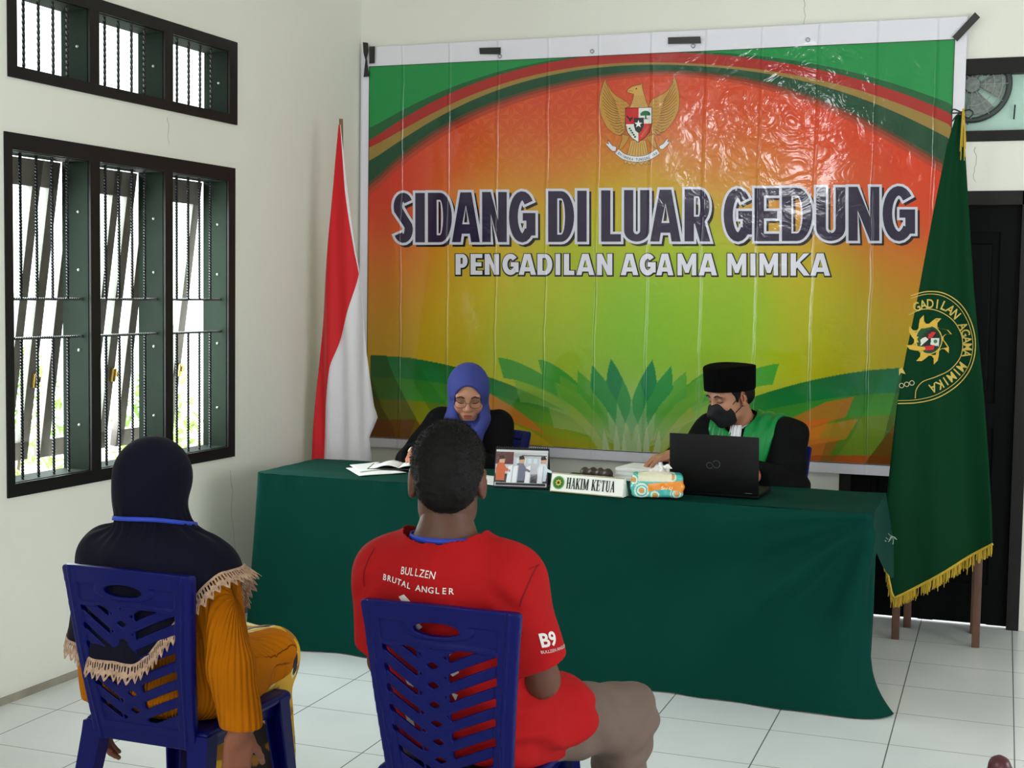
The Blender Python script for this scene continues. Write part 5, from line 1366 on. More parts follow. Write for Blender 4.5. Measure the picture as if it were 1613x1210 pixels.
def hand_prims(wr, f, n, tdir, curl=.5, s=1.0, spread=.06):
    wr = np.array(wr, float); f = np.array(f, float); f /= np.linalg.norm(f); n = np.array(n, float); n -= f*(n@f); n /= np.linalg.norm(n)
    t = np.array(tdir, float); t -= f*(t@f)+n*(t@n); t /= np.linalg.norm(t); Rm = np.stack([t, f, n], 1)
    P = [cap(wr-f*.03*s, wr+f*.02*s, .024*s, .025*s, .02), rbox(wr+f*.055*s, np.array([.039, .047, .0145])*s, .013*s, .012, Rm), ell(wr+f*.035*s+t*.024*s+n*.008*s, np.array([.018, .032, .016])*s, .012, Rm)]
    for i, (b, o, ln, r) in enumerate(((.095, .029, .074, .0088), (.099, .0095, .082, .0092), (.095, -.0100, .076, .0088), (.086, -.0285, .060, .0078))):
        p = wr+f*b*s+t*o*s; d0 = f+t*spread*(1.2-i*.8); cc = curl*(1+.10*i)
        for j, fr_ in enumerate((.46, .30, .24)):
            a = cc*(.55+.75*j); d = d0*math.cos(a)+n*math.sin(a); d /= np.linalg.norm(d); q = p+d*ln*fr_*s*1.02
            P.append(cap(p, q, r*s*(1-.07*j), r*s*(.95-.09*j), .0035 if j else .008)); p = q
    p = wr+f*.028*s+t*.03*s; d = f*.72+t*.62+n*.3
    for j, (ln, r) in enumerate(((.042, .0115), (.032, .0098), (.026, .0085))):
        d = d/np.linalg.norm(d); q = p+d*ln*s; P.append(cap(p, q, r*s, r*.93*s, .005 if j else .012)); p = q; d = d+f*.22+n*.22*curl*2
    return P
def body(name, main, parts, m, parent, h=.006, color=None):
    """main: coarse prims; parts: [(prims, h, lo, hi)] finer pieces of the same continuous skin"""
    Vs, Qs, off = [], [], 0
    for prims, hh, lo, hi in [(main, h, None, None)]+parts:
        a, b = bounds(prims, .02)
        if lo is not None: a = np.maximum(a, lo); b = np.minimum(b, hi)
        V, Q = SDF(a, b, hh).run(prims).mesh(); V = relax(V, Q, 1); Vs.append(V); Qs.append(Q+off); off += len(V)
    V, Q = np.vstack(Vs), np.vstack(Qs); me = np_mesh(name, V, Q); smooth(me)
    if color is not None: colattr(me, color(V))
    return link(name, me, m, parent)
BIG = np.array([9., 9, 9])
def skin(name, rgb): return mat(name, rgb, .5, .4, attr='Col', sub=.06, bump=(160, .12, .0008))
def skin_color(base, t=None, lips=None, extra=None):
    def f(V):
        C = np.tile(np.array(L(base)[:3]), (len(V), 1)); C *= (1+.06*vnoise(V, (28, 28, 28)))[:, None]
        if t is not None:
            c0 = t(0, 0, 0); ex = [t(1, 0, 0)-c0, t(0, 1, 0)-c0, t(0, 0, 1)-c0]; D = V-c0; x, y, z = [D@(e/(e@e)) for e in ex]
            if lips is not None:
                k = (y > .07) & ((x/.0195)**2+((z+.0685)/.0078)**2 < 1); C[k] = np.array(L(lips)[:3])
            k = (y > .05)&(np.hypot((np.abs(x)-.031)/.024, (z-.006)/.015) < 1); C[k] *= .82
            k = (y > .05)&(np.hypot((np.abs(x)-.04)/.02, (z+.04)/.02) < 1); C[k] *= np.array((1.06, .96, .95))
            k = (np.abs(x) > .074); C[k] *= np.array((1.08, .9, .88))
        return C
    return f
def on_face(bvh, t, Rm, x, z, off=.001, y0=.3):
    d = Rm@np.array((0, -1., 0)); h = bvh.ray_cast(Vector(t(x, y0, z)), Vector(d))
    p = np.array(h[0]) if h[0] is not None else t(x, .08, z)
    return p-d*off
def face_line(name, bvh, t, Rm, pts, r, m, parent, off=.001, n=6):
    q = smoothpath(pts, 4); P = [on_face(bvh, t, Rm, x, z, off) for x, z in q]
    k = len(P); rr = [r*(.45+.55*math.sin(PI*(i+.6)/(k+.2))) for i in range(k)]
    return tube(name, P, rr, m, parent, n)
hair_m = mat('black_hair', (9, 8, 8), .65, .2, bump=(260, .5, .002))
lash_m = mat('dark_lash', (26, 18, 16), .6)
lanyard_m = mat('blue_lanyard', (34, 62, 178), .5, .4)

# ------------------------------------------------ man in the red shirt (seen from behind)
man = thing('person', 'man with short black hair in a red T-shirt, seated with his back to us', 'person', MO, MR)
hc, hR = A3(-.055, -.085, 1.120), rot('z', 20)@rot('x', -6); ht = T_(hc, hR, 1.06)
sk = (86, 54, 39)
tor = [ell((-.03, -.04, .545), (.17, .125, .105)), ell((-.035, -.075, .68), (.155, .105, .14), .05), ell((-.042, -.105, .83), (.178, .108, .15), .05), cap((-.17, -.115, .888), (.10, -.115, .885), .062, k=.05), cap((-.05, -.105, .91), (-.05, -.1, .985), .105, .060, .06)]
neck = [cap((-.05, -.105, .95), (-.053, -.09, 1.09), .058, .056, .03)]
armR = [cap((.13, -.115, .885), (.172, -.05, .65), .056, .043, .03), cap((.172, -.05, .65), (.10, .18, .60), .043, .028, .02)]
armL = [cap((-.20, -.115, .885), (-.225, -.05, .655), .056, .043, .03), cap((-.225, -.05, .655), (-.12, .17, .60), .043, .028, .02)]
legs = [cap((.06, -.03, .515), (.27, .36, .455), .09, .062, .04), cap((.27, .36, .455), (.25, .30, .10), .058, .042, .02), cap((-.12, -.03, .515), (-.22, .38, .455), .09, .062, .04), cap((-.22, .38, .455), (-.2, .32, .10), .06, .042, .02),
        cap((.25, .27, .045), (.27, .44, .03), .042, .03, .02), cap((-.2, .29, .045), (-.22, .46, .03), .042, .03, .02)]
hR_ = hand_prims((.097, .19, .599), (-.3, .9, -.2), (0, -.2, -1), (-1, -.3, 0), .35)
hL_ = hand_prims((-.117, .18, .599), (.7, .7, -.15), (0, -.2, -1), (.6, -.6, 0), .4)
hp = head_prims(hc, hR, 1.06)
mb = body('body', tor+neck+armR+armL+legs, [(hp+neck, .0032, (-9, -9, 1.0), BIG), (armR[1:]+hR_, .003, (-9, .12, -9), BIG), (armL[1:]+hL_, .003, (-9, .12, -9), BIG)], skin('skin_tan', sk), man, color=skin_color(sk, ht))
# short cropped hair: cap of hair plus thousands of short strands
hx = lambda x, y, z: ht(x, y, z)
hair_p = [ell(hx(0, -.014, .033), np.array((.0805, .101, .092))*1.06, .02, hR), ell(hx(0, -.062, -.022), np.array((.066, .046, .058))*1.06, .03, hR), cap(hx(-.066, .0, -.0), hx(-.064, .028, -.0), .016, k=.02), cap(hx(.066, .0, -.0), hx(.064, .028, -.0), .016, k=.02),
          plane(hR@np.array((0, .9, -.35)), hx(0, .072, .055), .01), plane(hR@np.array((0, -.42, -1.0)), hx(0, -.085, -.072), .008),
          ell(hx(-.083, .002, -.03), np.array((.016, .03, .034))*1.06, .008, hR, '-'), ell(hx(.083, .002, -.03), np.array((.016, .03, .034))*1.06, .008, hR, '-')]
hair = soft('hair', hair_p, .0035, hair_m, man, wr=[((90, 90, 90), .0018), ((40, 40, 40), .0015)])
def strands(src, parent, n, ln, m, up):
    me = src.data; V = np.array([v.co[:] for v in me.vertices]); N = np.array([v.normal[:] for v in me.vertices]); r = np.random.RandomState(5)
    k = r.choice(len(V), n); P = V[k]+r.uniform(-.002, .002, (n, 3)); D = N[k]+r.uniform(-.45, .45, (n, 3))+np.array(up); D /= np.linalg.norm(D, axis=1)[:, None]
    zf = np.clip((P[:, 2]-(hc[2]-.06))/.14, .25, 1); lnn = ln*r.uniform(.6, 1.2, n)*zf
    S1 = np.cross(D, (.3, .5, .8)); S1 /= np.linalg.norm(S1, axis=1)[:, None]; S2 = np.cross(D, S1); w_ = .0007
    VV = np.stack([P+S1*w_, P-S1*w_*.5+S2*w_*.8, P-S1*w_*.5-S2*w_*.8, P+D*lnn[:, None]], 1).reshape(-1, 3); b = np.arange(n)[:, None]*4
    F = np.concatenate([b+np.array([0, 1, 3]), b+np.array([1, 2, 3]), b+np.array([2, 0, 3])], 0)
    return link('hair_strands', np_mesh('hair_strands', VV, F), m, parent)
hs = strands(hair, hair, 9000, .0075, hair_m, (0, -.05, .25)); hs['kind'] = 'stuff'
# T-shirt
inf = lambda P, d, dk=.0: [dict(p, **({'ra': p['ra']+d, 'rb': p['rb']+d} if p['t'] == 'cap' else {'r': p['r']+d}), k=p['k']+dk, lo=p['lo']-d, hi=p['hi']+d) for p in P]
def sl(P, a, r0, r1): # sleeve along an upper arm
    return cap(P['a'], P['a']*(1-a)+P['b']*a, r0, r1, .04)
dR = armR[0]['b']-armR[0]['a']; dL = armL[0]['b']-armL[0]['a']
def sleeve_cut(P, q):
    n = P['b']-P['a']; n = n/np.linalg.norm(n); c = P['a']*(1-q)+P['b']*q
    return lambda X, Y, Z: np.where(((X-c[0])**2+(Y-c[1])**2+(Z-c[2])**2 < .14**2) & (np.sign(X+.04) == np.sign(c[0]+.04)) & (np.abs(X+.04) > .12), (X-c[0])*n[0]+(Y-c[1])*n[1]+(Z-c[2])*n[2], -1)
shirt_p = [sl(armR[0], .84, .070, .074), sl(armL[0], .84, .070, .074), cutfn(sleeve_cut(armR[0], .80)), cutfn(sleeve_cut(armL[0], .80))]+inf(tor, .014, .02)+[
    ell((-.015, -.025, .57), (.18, .145, .13), .06), ell((.0, .02, .52), (.205, .185, .10), .06), cap((.06, -.03, .53), (.165, .10, .525), .125, .098, .06), cap((-.10, -.01, .53), (-.15, .12, .52), .105, .095, .06), plane((0, -.25, -1), (0, 0, .432), .0),
    cutfn(lambda X, Y, Z: np.where(np.hypot(X+.05, Y+.1) > .098, -9, Z-.962)), cap((-.05, -.105, .9), (-.051, -.088, 1.09), .0665, .064, .004, '-')]
red_m = mat('red_cotton', (160, 19, 22), .8, .12, noise=(5, .06), bump=(500, .1, .0006))
def shirt_disp(V):
    x, y, z = V.T; d = .005*vnoise(V, (9, 9, 5))+.0028*vnoise(V, (22, 22, 12))
    low = np.clip((.68-z)/.2, 0, 1); d += low*(.007*np.sin(z*70+x*18+3*vnoise(V, (8, 8, 8))))
    d += .004*np.sin((z+np.abs(x+.04)*.8)*80)*np.exp(-((np.abs(x+.04)-.17)/.04)**2)*np.exp(-((z-.84)/.08)**2)
    return d
shirt = soft('t_shirt', shirt_p, .0045, red_m, man, disp=shirt_disp, it=2)
sb = bvh_of(shirt)
def back_pt(u, v, l):
    h = sb.ray_cast(Vector((u, -.6, v)), Vector((0, 1, 0))); return (u, (h[0].y if h[0] else -.2)-.0016-l, v)
def man_px(px, py, yl):   # onto a plane of the man's own frame
    p = on(px, py, 1, MO[1]+yl); return (p[0]-MO[0], p[2])
# collar band and seams
ring = []
for k in range(40):
    a = 2*PI*k/40; ring.append((-.05+.072*math.cos(a), -.103+.072*math.sin(a), .958-.05*max(0, math.sin(a))))
tube('collar', ring, .0075, mat('red_rib', (176, 26, 30), .8, .2), shirt, 8, True)
bman = bvh_of(mb); bm = bmesh.new(); vs0 = []
for t in np.linspace(0, 2*PI, 60, endpoint=False):
    dv = Vector((math.cos(t), math.sin(t), 0)); z = .982-.045*max(0, math.sin(t))**1.5
    h = bman.ray_cast(Vector((-.05, -.098, z))+dv*.3, -dv); p = h[0] if h[0] is not None else Vector((-.05, -.098, z))+dv*.07
    vs0.append((bm.verts.new(p+dv*.0085+Vector((0, 0, -.006))), bm.verts.new(p+dv*.0045+Vector((0, 0, .006)))))
for i in range(60): a_, b_ = vs0[i], vs0[(i+1) % 60]; bm.faces.new((a_[0], b_[0], b_[1], a_[1]))
lo_ = from_bm('lanyard', bm, lanyard_m, man, sm=1.5); lo_.modifiers.new('thickness', 'SOLIDIFY').thickness = .002
# print on the back
a = Art(); 
def curve_text(word, path, size, bold, sx=1.0):
    P = [man_px(px, py, -.22) for px, py in smoothpath(path, 6)]; P = [(u, -v) for u, v in P]
    a.glyphs_along(word, P, size, (222, 216, 212), 1, bold, sx)
curve_text('BULLZEN', [(635, 896.5), (663, 899), (691, 904)], .0235, .004, .84)
curve_text('BRUTAL', [(603, 908), (624, 912), (655, 921)], .0195, .012, .98)
curve_text('ANGLER', [(661, 922), (684, 926), (721, 929.5)], .0195, .012, 1.02)
f_back = lambda u, v, l: back_pt(u, -v, l)
a.build('back_lettering', f_back, mat('shirt_print', (255, 255, 255), .7, .2, attr='Col'), shirt, step=.0003); a = Art()
for poly in ([(640, 934), (650, 930), (662, 942), (655, 950), (648, 946)], [(648, 966), (664, 968), (676, 982), (668, 988), (655, 978)], [(642, 990), (654, 994), (664, 1012), (652, 1006)], [(708, 1018), (716, 1010), (722, 1020), (714, 1030)], [(710, 1056), (722, 1048), (726, 1058), (716, 1064)], [(668, 1082), (690, 1086), (696, 1098), (674, 1096)], [(690, 1120), (706, 1124), (700, 1138)], [(628, 1060), (640, 1064), (650, 1084), (638, 1080)], [(632, 1128), (646, 1134), (652, 1150), (640, 1148)], [(712, 1090), (722, 1094), (718, 1104)]):
    q = [man_px(px, py, -.19) for px, py in poly]; a.poly([(u, -v) for u, v in q], (214, 208, 206), 1)
a.build('back_graphic', f_back, mat('shirt_print', (255, 255, 255), .7, .2, attr='Col'), shirt, step=.0003)
# shoulder seams
for px_ in ([(832, 897), (829, 914), (823, 936), (815, 958)], [(583, 866), (577, 885), (574, 905), (573, 925)], ):
    a2 = Art(); q_ = [man_px(px, py, -.2) for px, py in smoothpath(px_, 8)]; a2.stroke([(u, -v) for u, v in q_], .0022, (104, 8, 12), 1)
    a2.build('seam', f_back, mat('shirt_print', (255, 255, 255)), shirt, step=.0003)
# print on the right sleeve
ctr = armR[0]['a']*.42+armR[0]['b']*.58
def sleeve_pt(u, v, l):
    # u across the outer arm (towards the front), v along the arm
    dirv = np.array((.75, -.62, 0)); dirv /= np.linalg.norm(dirv); tang = np.array((.62, .75, 0)); tang /= np.linalg.norm(tang); ax_ = -dR/np.linalg.norm(dR)
    p = ctr+tang*u+ax_*v; h = sb.ray_cast(Vector(p+dirv*.3), Vector(-dirv)); b_ = np.array(h[0]) if h[0] is not None else p+dirv*.07
    return tuple(b_+dirv*(.0016+l))
a = Art(); a.text('B9', lambda x, y: (x*.048-.014, y*.048+.0), (214, 208, 206), 1, .03); a.text('BULLZEN ANGLER', lambda x, y: (x*.0105-.018, y*.0105-.016), (206, 180, 178), 1, .01)
a.build('sleeve_print', sleeve_pt, mat('shirt_print', (255, 255, 255)), shirt, step=.0003)
# trousers
tr_p = inf(legs[:4], .022, .02)+[ell((-.03, -.03, .53), (.175, .135, .10), .05), cap((.25, .30, .12), (.25, .30, .10), .068, k=.02), plane((0, 0, -1), (0, 0, .09))]
def tr_disp(V):
    x, y, z = V.T; return .008*vnoise(V, (10, 7, 10))+.004*np.sin(y*46+z*36+4*vnoise(V, (6, 6, 6)))*np.clip(1.2-np.abs(y-.14)/.2, 0, 1)+.004*vnoise(V, (24, 18, 24))+.0045*np.sin(z*85-y*30+3*vnoise(V, (9, 9, 9)))*np.clip((y-.24)/.08, 0, 1)
trs = soft('trousers', tr_p, .006, mat('taupe_cotton', (106, 90, 82), .8, .2, noise=(6, .07), bump=(400, .1, .0006)), man, disp=tr_disp, it=2)
for q, nm in (((.25, .27), 1), ((-.2, .29), 1)): soft('sandal', [rbox((q[0]+.008, q[1]+.085, .012), (.048, .13, .012), .01, .01), cap((q[0]-.045, q[1]+.08, .03), (q[0]+.06, q[1]+.08, .03), .012, k=.02), cap((q[0], q[1]+.08, .055), (q[0]+.008, q[1]+.09, .07), .02, k=.02)], .007, mat('dark_sandal', (46, 36, 30), .6), man)

# ------------------------------------------------ woman in the navy headscarf (seen from behind)
wom = thing('person', 'woman in a navy lace-edged headscarf and mustard knit top, seated with her back to us', 'person', WO, WR)
whc, whR = A3(-.040, -.09, 1.036), rot('x', -12)@rot('z', -8); wht = T_(whc, whR, .93)
wsk = (128, 84, 62)
wt = [ell((0, -.03, .54), (.185, .135, .11)), ell((0, -.065, .66), (.15, .11, .13), .05), ell((-.005, -.09, .78), (.162, .112, .13), .05), cap((-.155, -.10, .838), (.115, -.10, .832), .052, k=.05)]
wn = [cap((-.01, -.1, .86), (-.016, -.09, .98), .055, .05, .04)]
waR = [cap((.145, -.10, .83), (.235, -.155, .615), .05, .04, .03), cap((.235, -.155, .615), (.268, -.165, .455), .04, .026, .02)]
waL = [cap((-.175, -.10, .835), (-.195, -.12, .615), .05, .04, .03), cap((-.195, -.12, .615), (-.198, -.10, .46), .04, .026, .02)]
wl_ = [cap((.075, -.03, .53), (.06, .30, .50), .092, .066, .04), cap((.06, .30, .50), (.055, .28, .1), .058, .04, .02), cap((-.09, -.03, .53), (-.10, .35, .50), .095, .07, .04), cap((-.10, .35, .5), (-.10, .31, .1), .06, .04, .02), cap((.08, .27, .045), (.09, .43, .03), .04, .028, .02), cap((-.10, .28, .045), (-.11, .44, .03), .04, .028, .02)]
whRp = hand_prims((.268, -.167, .452), (-.08, -.02, -1), (-.75, .65, 0), (.5, .9, 0), .42, .95)
whLp = hand_prims((-.198, -.10, .457), (.02, .02, -1), (.9, .3, 0), (0, 1, 0), .4, .95)
body('body', wt+wn+waR+waL+wl_, [(head_prims(whc, whR, .93)+wn, .004, (-9, -9, .90), BIG), (waR[1:]+whRp, .003, (-9, -9, -9), (9, 9, .50)), (waL[1:]+whLp, .003, (-9, -9, -9), (9, 9, .50))], skin('skin_brown', wsk), wom, color=skin_color(wsk, wht))
mus = mat('mustard_knit', (172, 98, 4), .9, .08, noise=(7, .08), rib=(95, .0016))
swt_p = inf(wt, .015, .01)+inf(waR, .017)+inf(waL, .017)+[cap((.24, -.157, .60), (.268, -.166, .47), .052, .050, .02), cap((-.195, -.12, .60), (-.198, -.101, .47), .050, .048, .02), ell((0, .0, .52), (.215, .20, .09), .06), cap((.10, .1, .53), (.13, .22, .535), .085, .07, .04), plane((0, .12, -1), (0, -.1, .445)),
         cap((.268, -.166, .52), (.27, -.168, .30), .033, .033, .004, '-'), cap((-.198, -.10, .5), (-.198, -.10, .3), .033, .033, .004, '-'),
         cutfn(lambda X, Y, Z: np.where((np.abs(X) > .205) & (Y < -.06), .463-Z, -1))]
def wrib(V):
    x, y, z = V.T; r_ = np.where(x > .19-.06*np.clip((z-.8)/.05, 0, 1), np.arctan2(y+.13, x-.235)*.055, np.arctan2(y+.06, x)*.17); return r_
sw = soft('sweater', swt_p, .0048, mus, wom, disp=lambda V: .006*vnoise(V, (9, 9, 6))+.003*vnoise(V, (20, 20, 12))+.005*np.sin(V[:, 2]*75+V[:, 0]*20)*np.clip((.62-V[:, 2])/.1, 0, 1)*(V[:, 1] > -.05), it=2, rib=wrib)
# batik skirt
def batik(V):
    base = np.array(L((206, 160, 40))[:3]); n = vnoise(V+.37, (19, 19, 19)); n2 = vnoise(V+3, (26, 26, 26)); C = np.tile(base, (len(V), 1))
    C[n > .40] = np.array(L((36, 28, 26))[:3]); k = (n > .31) & (n <= .40); C[k] = np.array(L((232, 222, 190))[:3]); C[(n2 > .42) & (n < .1)] = np.array(L((226, 206, 150))[:3]); C[(n2 < -.42)] = np.array(L((150, 104, 30))[:3]); return C
sk_p = [cap((.07, -.02, .52), (.06, .31, .50), .11, .086, .05), cap((-.08, -.02, .52), (-.09, .33, .495), .11, .088, .05), cap((.045, .31, .48), (.04, .30, .12), .083, .10, .06), cap((-.07, .35, .48), (-.07, .32, .12), .085, .11, .06), rbox((0, .2, .49), (.12, .2, .07), .05, .04), plane((0, 0, -1), (0, 0, .07))]
soft('skirt', sk_p, .006, mat('batik_cloth', (255, 255, 255), .7, .25, attr='Col'), wom, disp=lambda V: .005*vnoise(V, (9, 9, 9))+.004*np.sin(V[:, 0]*70)*np.clip((.42-V[:, 2])/.2, 0, 1), color=batik, it=2)
for x in (.08, -.10): soft('shoe', [cap((x, .28, .045), (x+.01, .45, .032), .046, .036, .02), rbox((x, .36, .012), (.042, .125, .012), .01, .01)], .007, mat('dark_sandal', (46, 36, 30)), wom)
# headscarf with shoulder cape
navy = mat('navy_jersey', (9, 10, 28), .8, .12, noise=(4, .08), bump=(380, .1, .0005), sheen=.03)
q = lambda x, y, z: wht(x, y, z)
hem = lambda X, Y: .600+.235*np.clip((X-.02)/.18, 0, 1)**1.25+np.clip((-X-.13)/.08, 0, 1)*(.02+1.7*np.clip(Y+.15, 0, .16))-.05*np.clip((Y+.02)/.15, 0, 1)*np.clip((X+.1)/.1, 0, 1)
scarf_p = [ell(q(0, -.008, .026), (.094, .112, .109), .03, whR), ell(q(0, -.022, -.045), (.080, .088, .080), .03, whR), cap((-.026, -.1, .93), (-.034, -.095, 1.0), .070, .074, .03),
           cap((-.02, -.1, .885), (-.024, -.098, .95), .10, .068, .04), cap((-.165, -.105, .842), (.12, -.105, .828), .066, k=.045), cap((-.06, -.12, .80), (.06, -.12, .80), .135, k=.07), cap((-.06, -.115, .62), (.06, -.11, .64), .14, .135, .08),
           cap((.135, -.10, .832), (.205, -.14, .70), .072, .066, .05), cap((-.175, -.10, .84), (-.20, -.12, .60), .076, .072, .06), ell((0, .0, .75), (.15, .09, .14), .05),
           ell(q(0, .125, -.01), (.062, .06, .092), .01, whR, '-'),
           cutfn(lambda X, Y, Z: hem(X, Y)-Z)]
def scarf_disp(V):
    x, y, z = V.T; a = np.arctan2(y+.1, x+.015); neckz = np.exp(-((z-.945)/.035)**2)
    return .003*vnoise(V, (9, 9, 5))+neckz*.0035*np.sin(a*22)+.004*np.sin(a*9+z*14)*np.clip((.90-z)/.12, 0, 1)+.002*np.sin(x*60+z*10)*np.clip((z-.96)/.05, 0, 1)*np.clip((1.06-z)/.05, 0, 1)
scarf = soft('headscarf', scarf_p, .0045, navy, wom, disp=scarf_disp, it=2)
# lanyard round the scarf
a_ = np.linspace(0, 2*PI, 60, endpoint=False); bs = bvh_of(scarf); rp = []
for t in a_:
    dv = np.array((math.cos(t), math.sin(t), 0)); z = .950-.02*math.sin(t)
    h = bs.ray_cast(Vector((-.015, -.098, z))+Vector(dv)*.3, Vector(-dv)); rp.append(np.array(h[0]) if h[0] is not None else np.array((-.015, -.098, z))+dv*.085)
rp = np.array(rp); rp = (np.roll(rp, 1, 0)+rp+np.roll(rp, -1, 0))/3
bm = bmesh.new(); vs0 = []
for t, p in zip(a_, rp):
    dv = Vector((math.cos(t), math.sin(t), 0)); vs0.append((bm.verts.new(Vector(p)+dv*.0085+Vector((0, 0, -.0055))), bm.verts.new(Vector(p)+dv*.006+Vector((0, 0, .0055)))))
for i in range(60): c0, c1 = vs0[i], vs0[(i+1) % 60]; bm.faces.new((c0[0], c1[0], c1[1], c0[1]))
o = from_bm('lanyard', bm, lanyard_m, wom, sm=1.5); o.modifiers.new('thickness', 'SOLIDIFY').thickness = .0018
# lace edging: scalloped strip sewn along the hem
V = np.array([v.co[:] for v in scarf.data.vertices]); hz = hem(V[:, 0], V[:, 1]); k = np.abs(V[:, 2]-hz) < .008
E_pts = V[k]; ang = np.arctan2(E_pts[:, 1]+.09, E_pts[:, 0]); rad = np.hypot(E_pts[:, 1]+.09, E_pts[:, 0]); nb_ = 150; loop = []
for i in range(nb_):
    t0 = -PI+2*PI*i/nb_; dd = np.abs((ang-t0+PI) % (2*PI)-PI) < 2*PI/nb_*1.3
    if dd.any():
        j = np.argmax(np.where(dd, rad, -1)); loop.append(E_pts[j])
loop = np.array(loop)
for _ in range(2): loop = .5*loop+.25*(np.roll(loop, 1, 0)+np.roll(loop, -1, 0))
seg = np.linalg.norm(np.roll(loop, -1, 0)-loop, axis=1); cum = np.r_[0, np.cumsum(seg)]; tot = cum[-1]; ns = int(tot/.0042)
cl_ = np.vstack([loop, loop[:1]]); sp_ = np.linspace(0, tot, ns); LP = np.stack([np.interp(sp_, cum, cl_[:, i]) for i in range(3)], 1)
bm = bmesh.new(); rows_ = []
for i in range(ns):
    p = LP[i]; outv = np.array((p[0], (p[1]+.09)*1.1, 0)); outv /= np.linalg.norm(outv)+1e-9
    # the strip continues the fall of the cape: over the raised shoulder it runs outward, elsewhere down
    sh = np.clip((p[2]-.70)/.12, 0, 1); dn = np.array((0, 0, -1.))*(1-.35*sh)+outv*(.18+.75*sh); dn /= np.linalg.norm(dn)
    ph = (sp_[i] % .021)/.021; tri = 1-abs(2*ph-1); wd = .030+.022*tri**.9; col = []
    for j in range(7):
        t = j/6; rf = .004*math.sin(sp_[i]*105)*t
        col.append(bm.verts.new(Vector(p+outv*(.004+rf)+np.array((0, 0, .010))+dn*wd*t*1.05)))
    rows_.append(col)
for i in range(ns-1):
    for j in range(6):
        hole = (j in (1, 2) and i % 2 == 0) or (j == 4 and (i % 5) == 2)
        if not hole: bm.faces.new((rows_[i][j], rows_[i+1][j], rows_[i+1][j+1], rows_[i][j+1]))
o = from_bm('lace_edging', bm, mat('beige_lace', (172, 142, 120), .85, .2, noise=(90, .3)), scarf); o.modifiers.new('thickness', 'SOLIDIFY').thickness = .0012

# ------------------------------------------------ woman at the table in the blue headscarf
clk = thing('person', 'woman in a blue headscarf, glasses and black jacket writing at the table', 'person', CO, CR)
chc, chR = A3(-.030, .20, 1.078), rot('z', 20)@rot('x', -22); ct = T_(chc, chR, 1.07)
csk = (176, 124, 98)
ctor = [ell((0, -.0, .54), (.175, .13, .11)), ell((0, .05, .68), (.15, .105, .14), .05), ell((0, .095, .83), (.165, .105, .14), .05), cap((-.14, .10, .925), (.14, .10, .925), .05, k=.04)]
cn = [cap((0, .11, .93), (-.022, .165, 1.03), .052, .05, .03)]
caR = [cap((.165, .10, .92), (.275, .19, .735), .046, .042, .03), cap((.275, .19, .735), (.135, .45, .808), .042, .028, .02)]
caL = [cap((-.145, .10, .92), (-.185, .19, .72), .046, .04, .03), cap((-.185, .19, .72), (-.10, .42, .79), .042, .028, .02)]
cl2 = [cap((.09, .0, .53), (.10, .36, .50), .085, .06, .04), cap((.10, .36, .5), (.10, .33, .09), .055, .042, .02), cap((-.09, .0, .53), (-.10, .36, .50), .085, .06, .04), cap((-.10, .36, .5), (-.10, .33, .09), .055, .042, .02), cap((.1, .3, .045), (.1, .45, .03), .04, .028, .02), cap((-.1, .3, .045), (-.1, .45, .03), .04, .028, .02)]
chR_ = hand_prims((.125, .46, .811), (-.25, .85, -.16), (-.2, -.2, -1), (-.9, -.3, 0), .55, .95)
chL_ = hand_prims((-.09, .43, .791), (.45, .8, -.14), (0, -.2, -1), (.8, -.5, 0), .4, .95)
cb_ = body('body', ctor+cn+caR+caL+cl2, [(head_prims(chc, chR, 1.07, .98)+cn, .0026, (-9, -9, .95), BIG), (caR[1:]+chR_, .003, (-9, .36, .7), BIG), (caL[1:]+chL_, .003, (-9, .36, .7), BIG)], skin('skin_light', csk), clk, color=skin_color(csk, ct, (146, 74, 64)))
fb_ = bvh_of(cb_)
for s_ in (-1, 1):
    face_line('eyebrow', fb_, ct, chR, [(s_*.014, .020), (s_*.03, .0265), (s_*.050, .020)], .0036, lash_m, clk)
    face_line('eyelashes', fb_, ct, chR, [(s_*.016, -.0045), (s_*.031, -.0075), (s_*.047, -.003)], .0020, lash_m, clk)
def cshell(d): return inf(ctor, d, .01)+inf(caR, d+.006)+inf(caL, d+.006)
jk = mat('black_suiting', (10, 10, 13), .85, .12, noise=(5, .1), bump=(300, .1, .0005))
jac = cshell(.018)+[cap((-.145, .10, .932), (.16, .10, .932), .056, k=.02), cap((.18, .37, .785), (.14, .44, .805), .046, .044, .01), cap((-.13, .38, .78), (-.10, .42, .79), .046, .044, .01), cap((.16, .41, .80), (.11, .53, .815), .031, .031, .003, '-'), cap((-.10, .40, .79), (-.05, .5, .80), .031, .031, .003, '-'),
         ell((0, .20, 1.02), (.075, .09, .13), .01, None, '-'), cutfn(lambda X, Y, Z: np.where(np.abs(X) < .3, Y-.424+.0*X, -1)*np.where(Z > .72, 1, 0)-np.where(Z > .72, 0, 1)), plane((0, 0, -1), (0, 0, .44))]
soft('jacket', jac, .005, jk, clk, disp=lambda V: .004*vnoise(V, (9, 9, 7))+.003*vnoise(V, (20, 20, 16)), it=2)
soft('trousers', inf(cl2[:4], .018, .02)+[ell((0, 0, .53), (.18, .14, .09), .04), plane((0, 0, -1), (0, 0, .07))], .009, mat('black_cotton', (22, 22, 26), .8), clk)
for x in (.1, -.1): soft('shoe', [cap((x, .30, .045), (x, .46, .034), .046, .036, .02)], .009, mat('black_leather', (18, 18, 18), .4), clk)
bl = mat('blue_scarf_cloth', (58, 66, 134), .75, .15, noise=(5, .05), bump=(380, .1, .0005), sheen=.05)
cs = lambda x, y, z: ct(x, y, z)
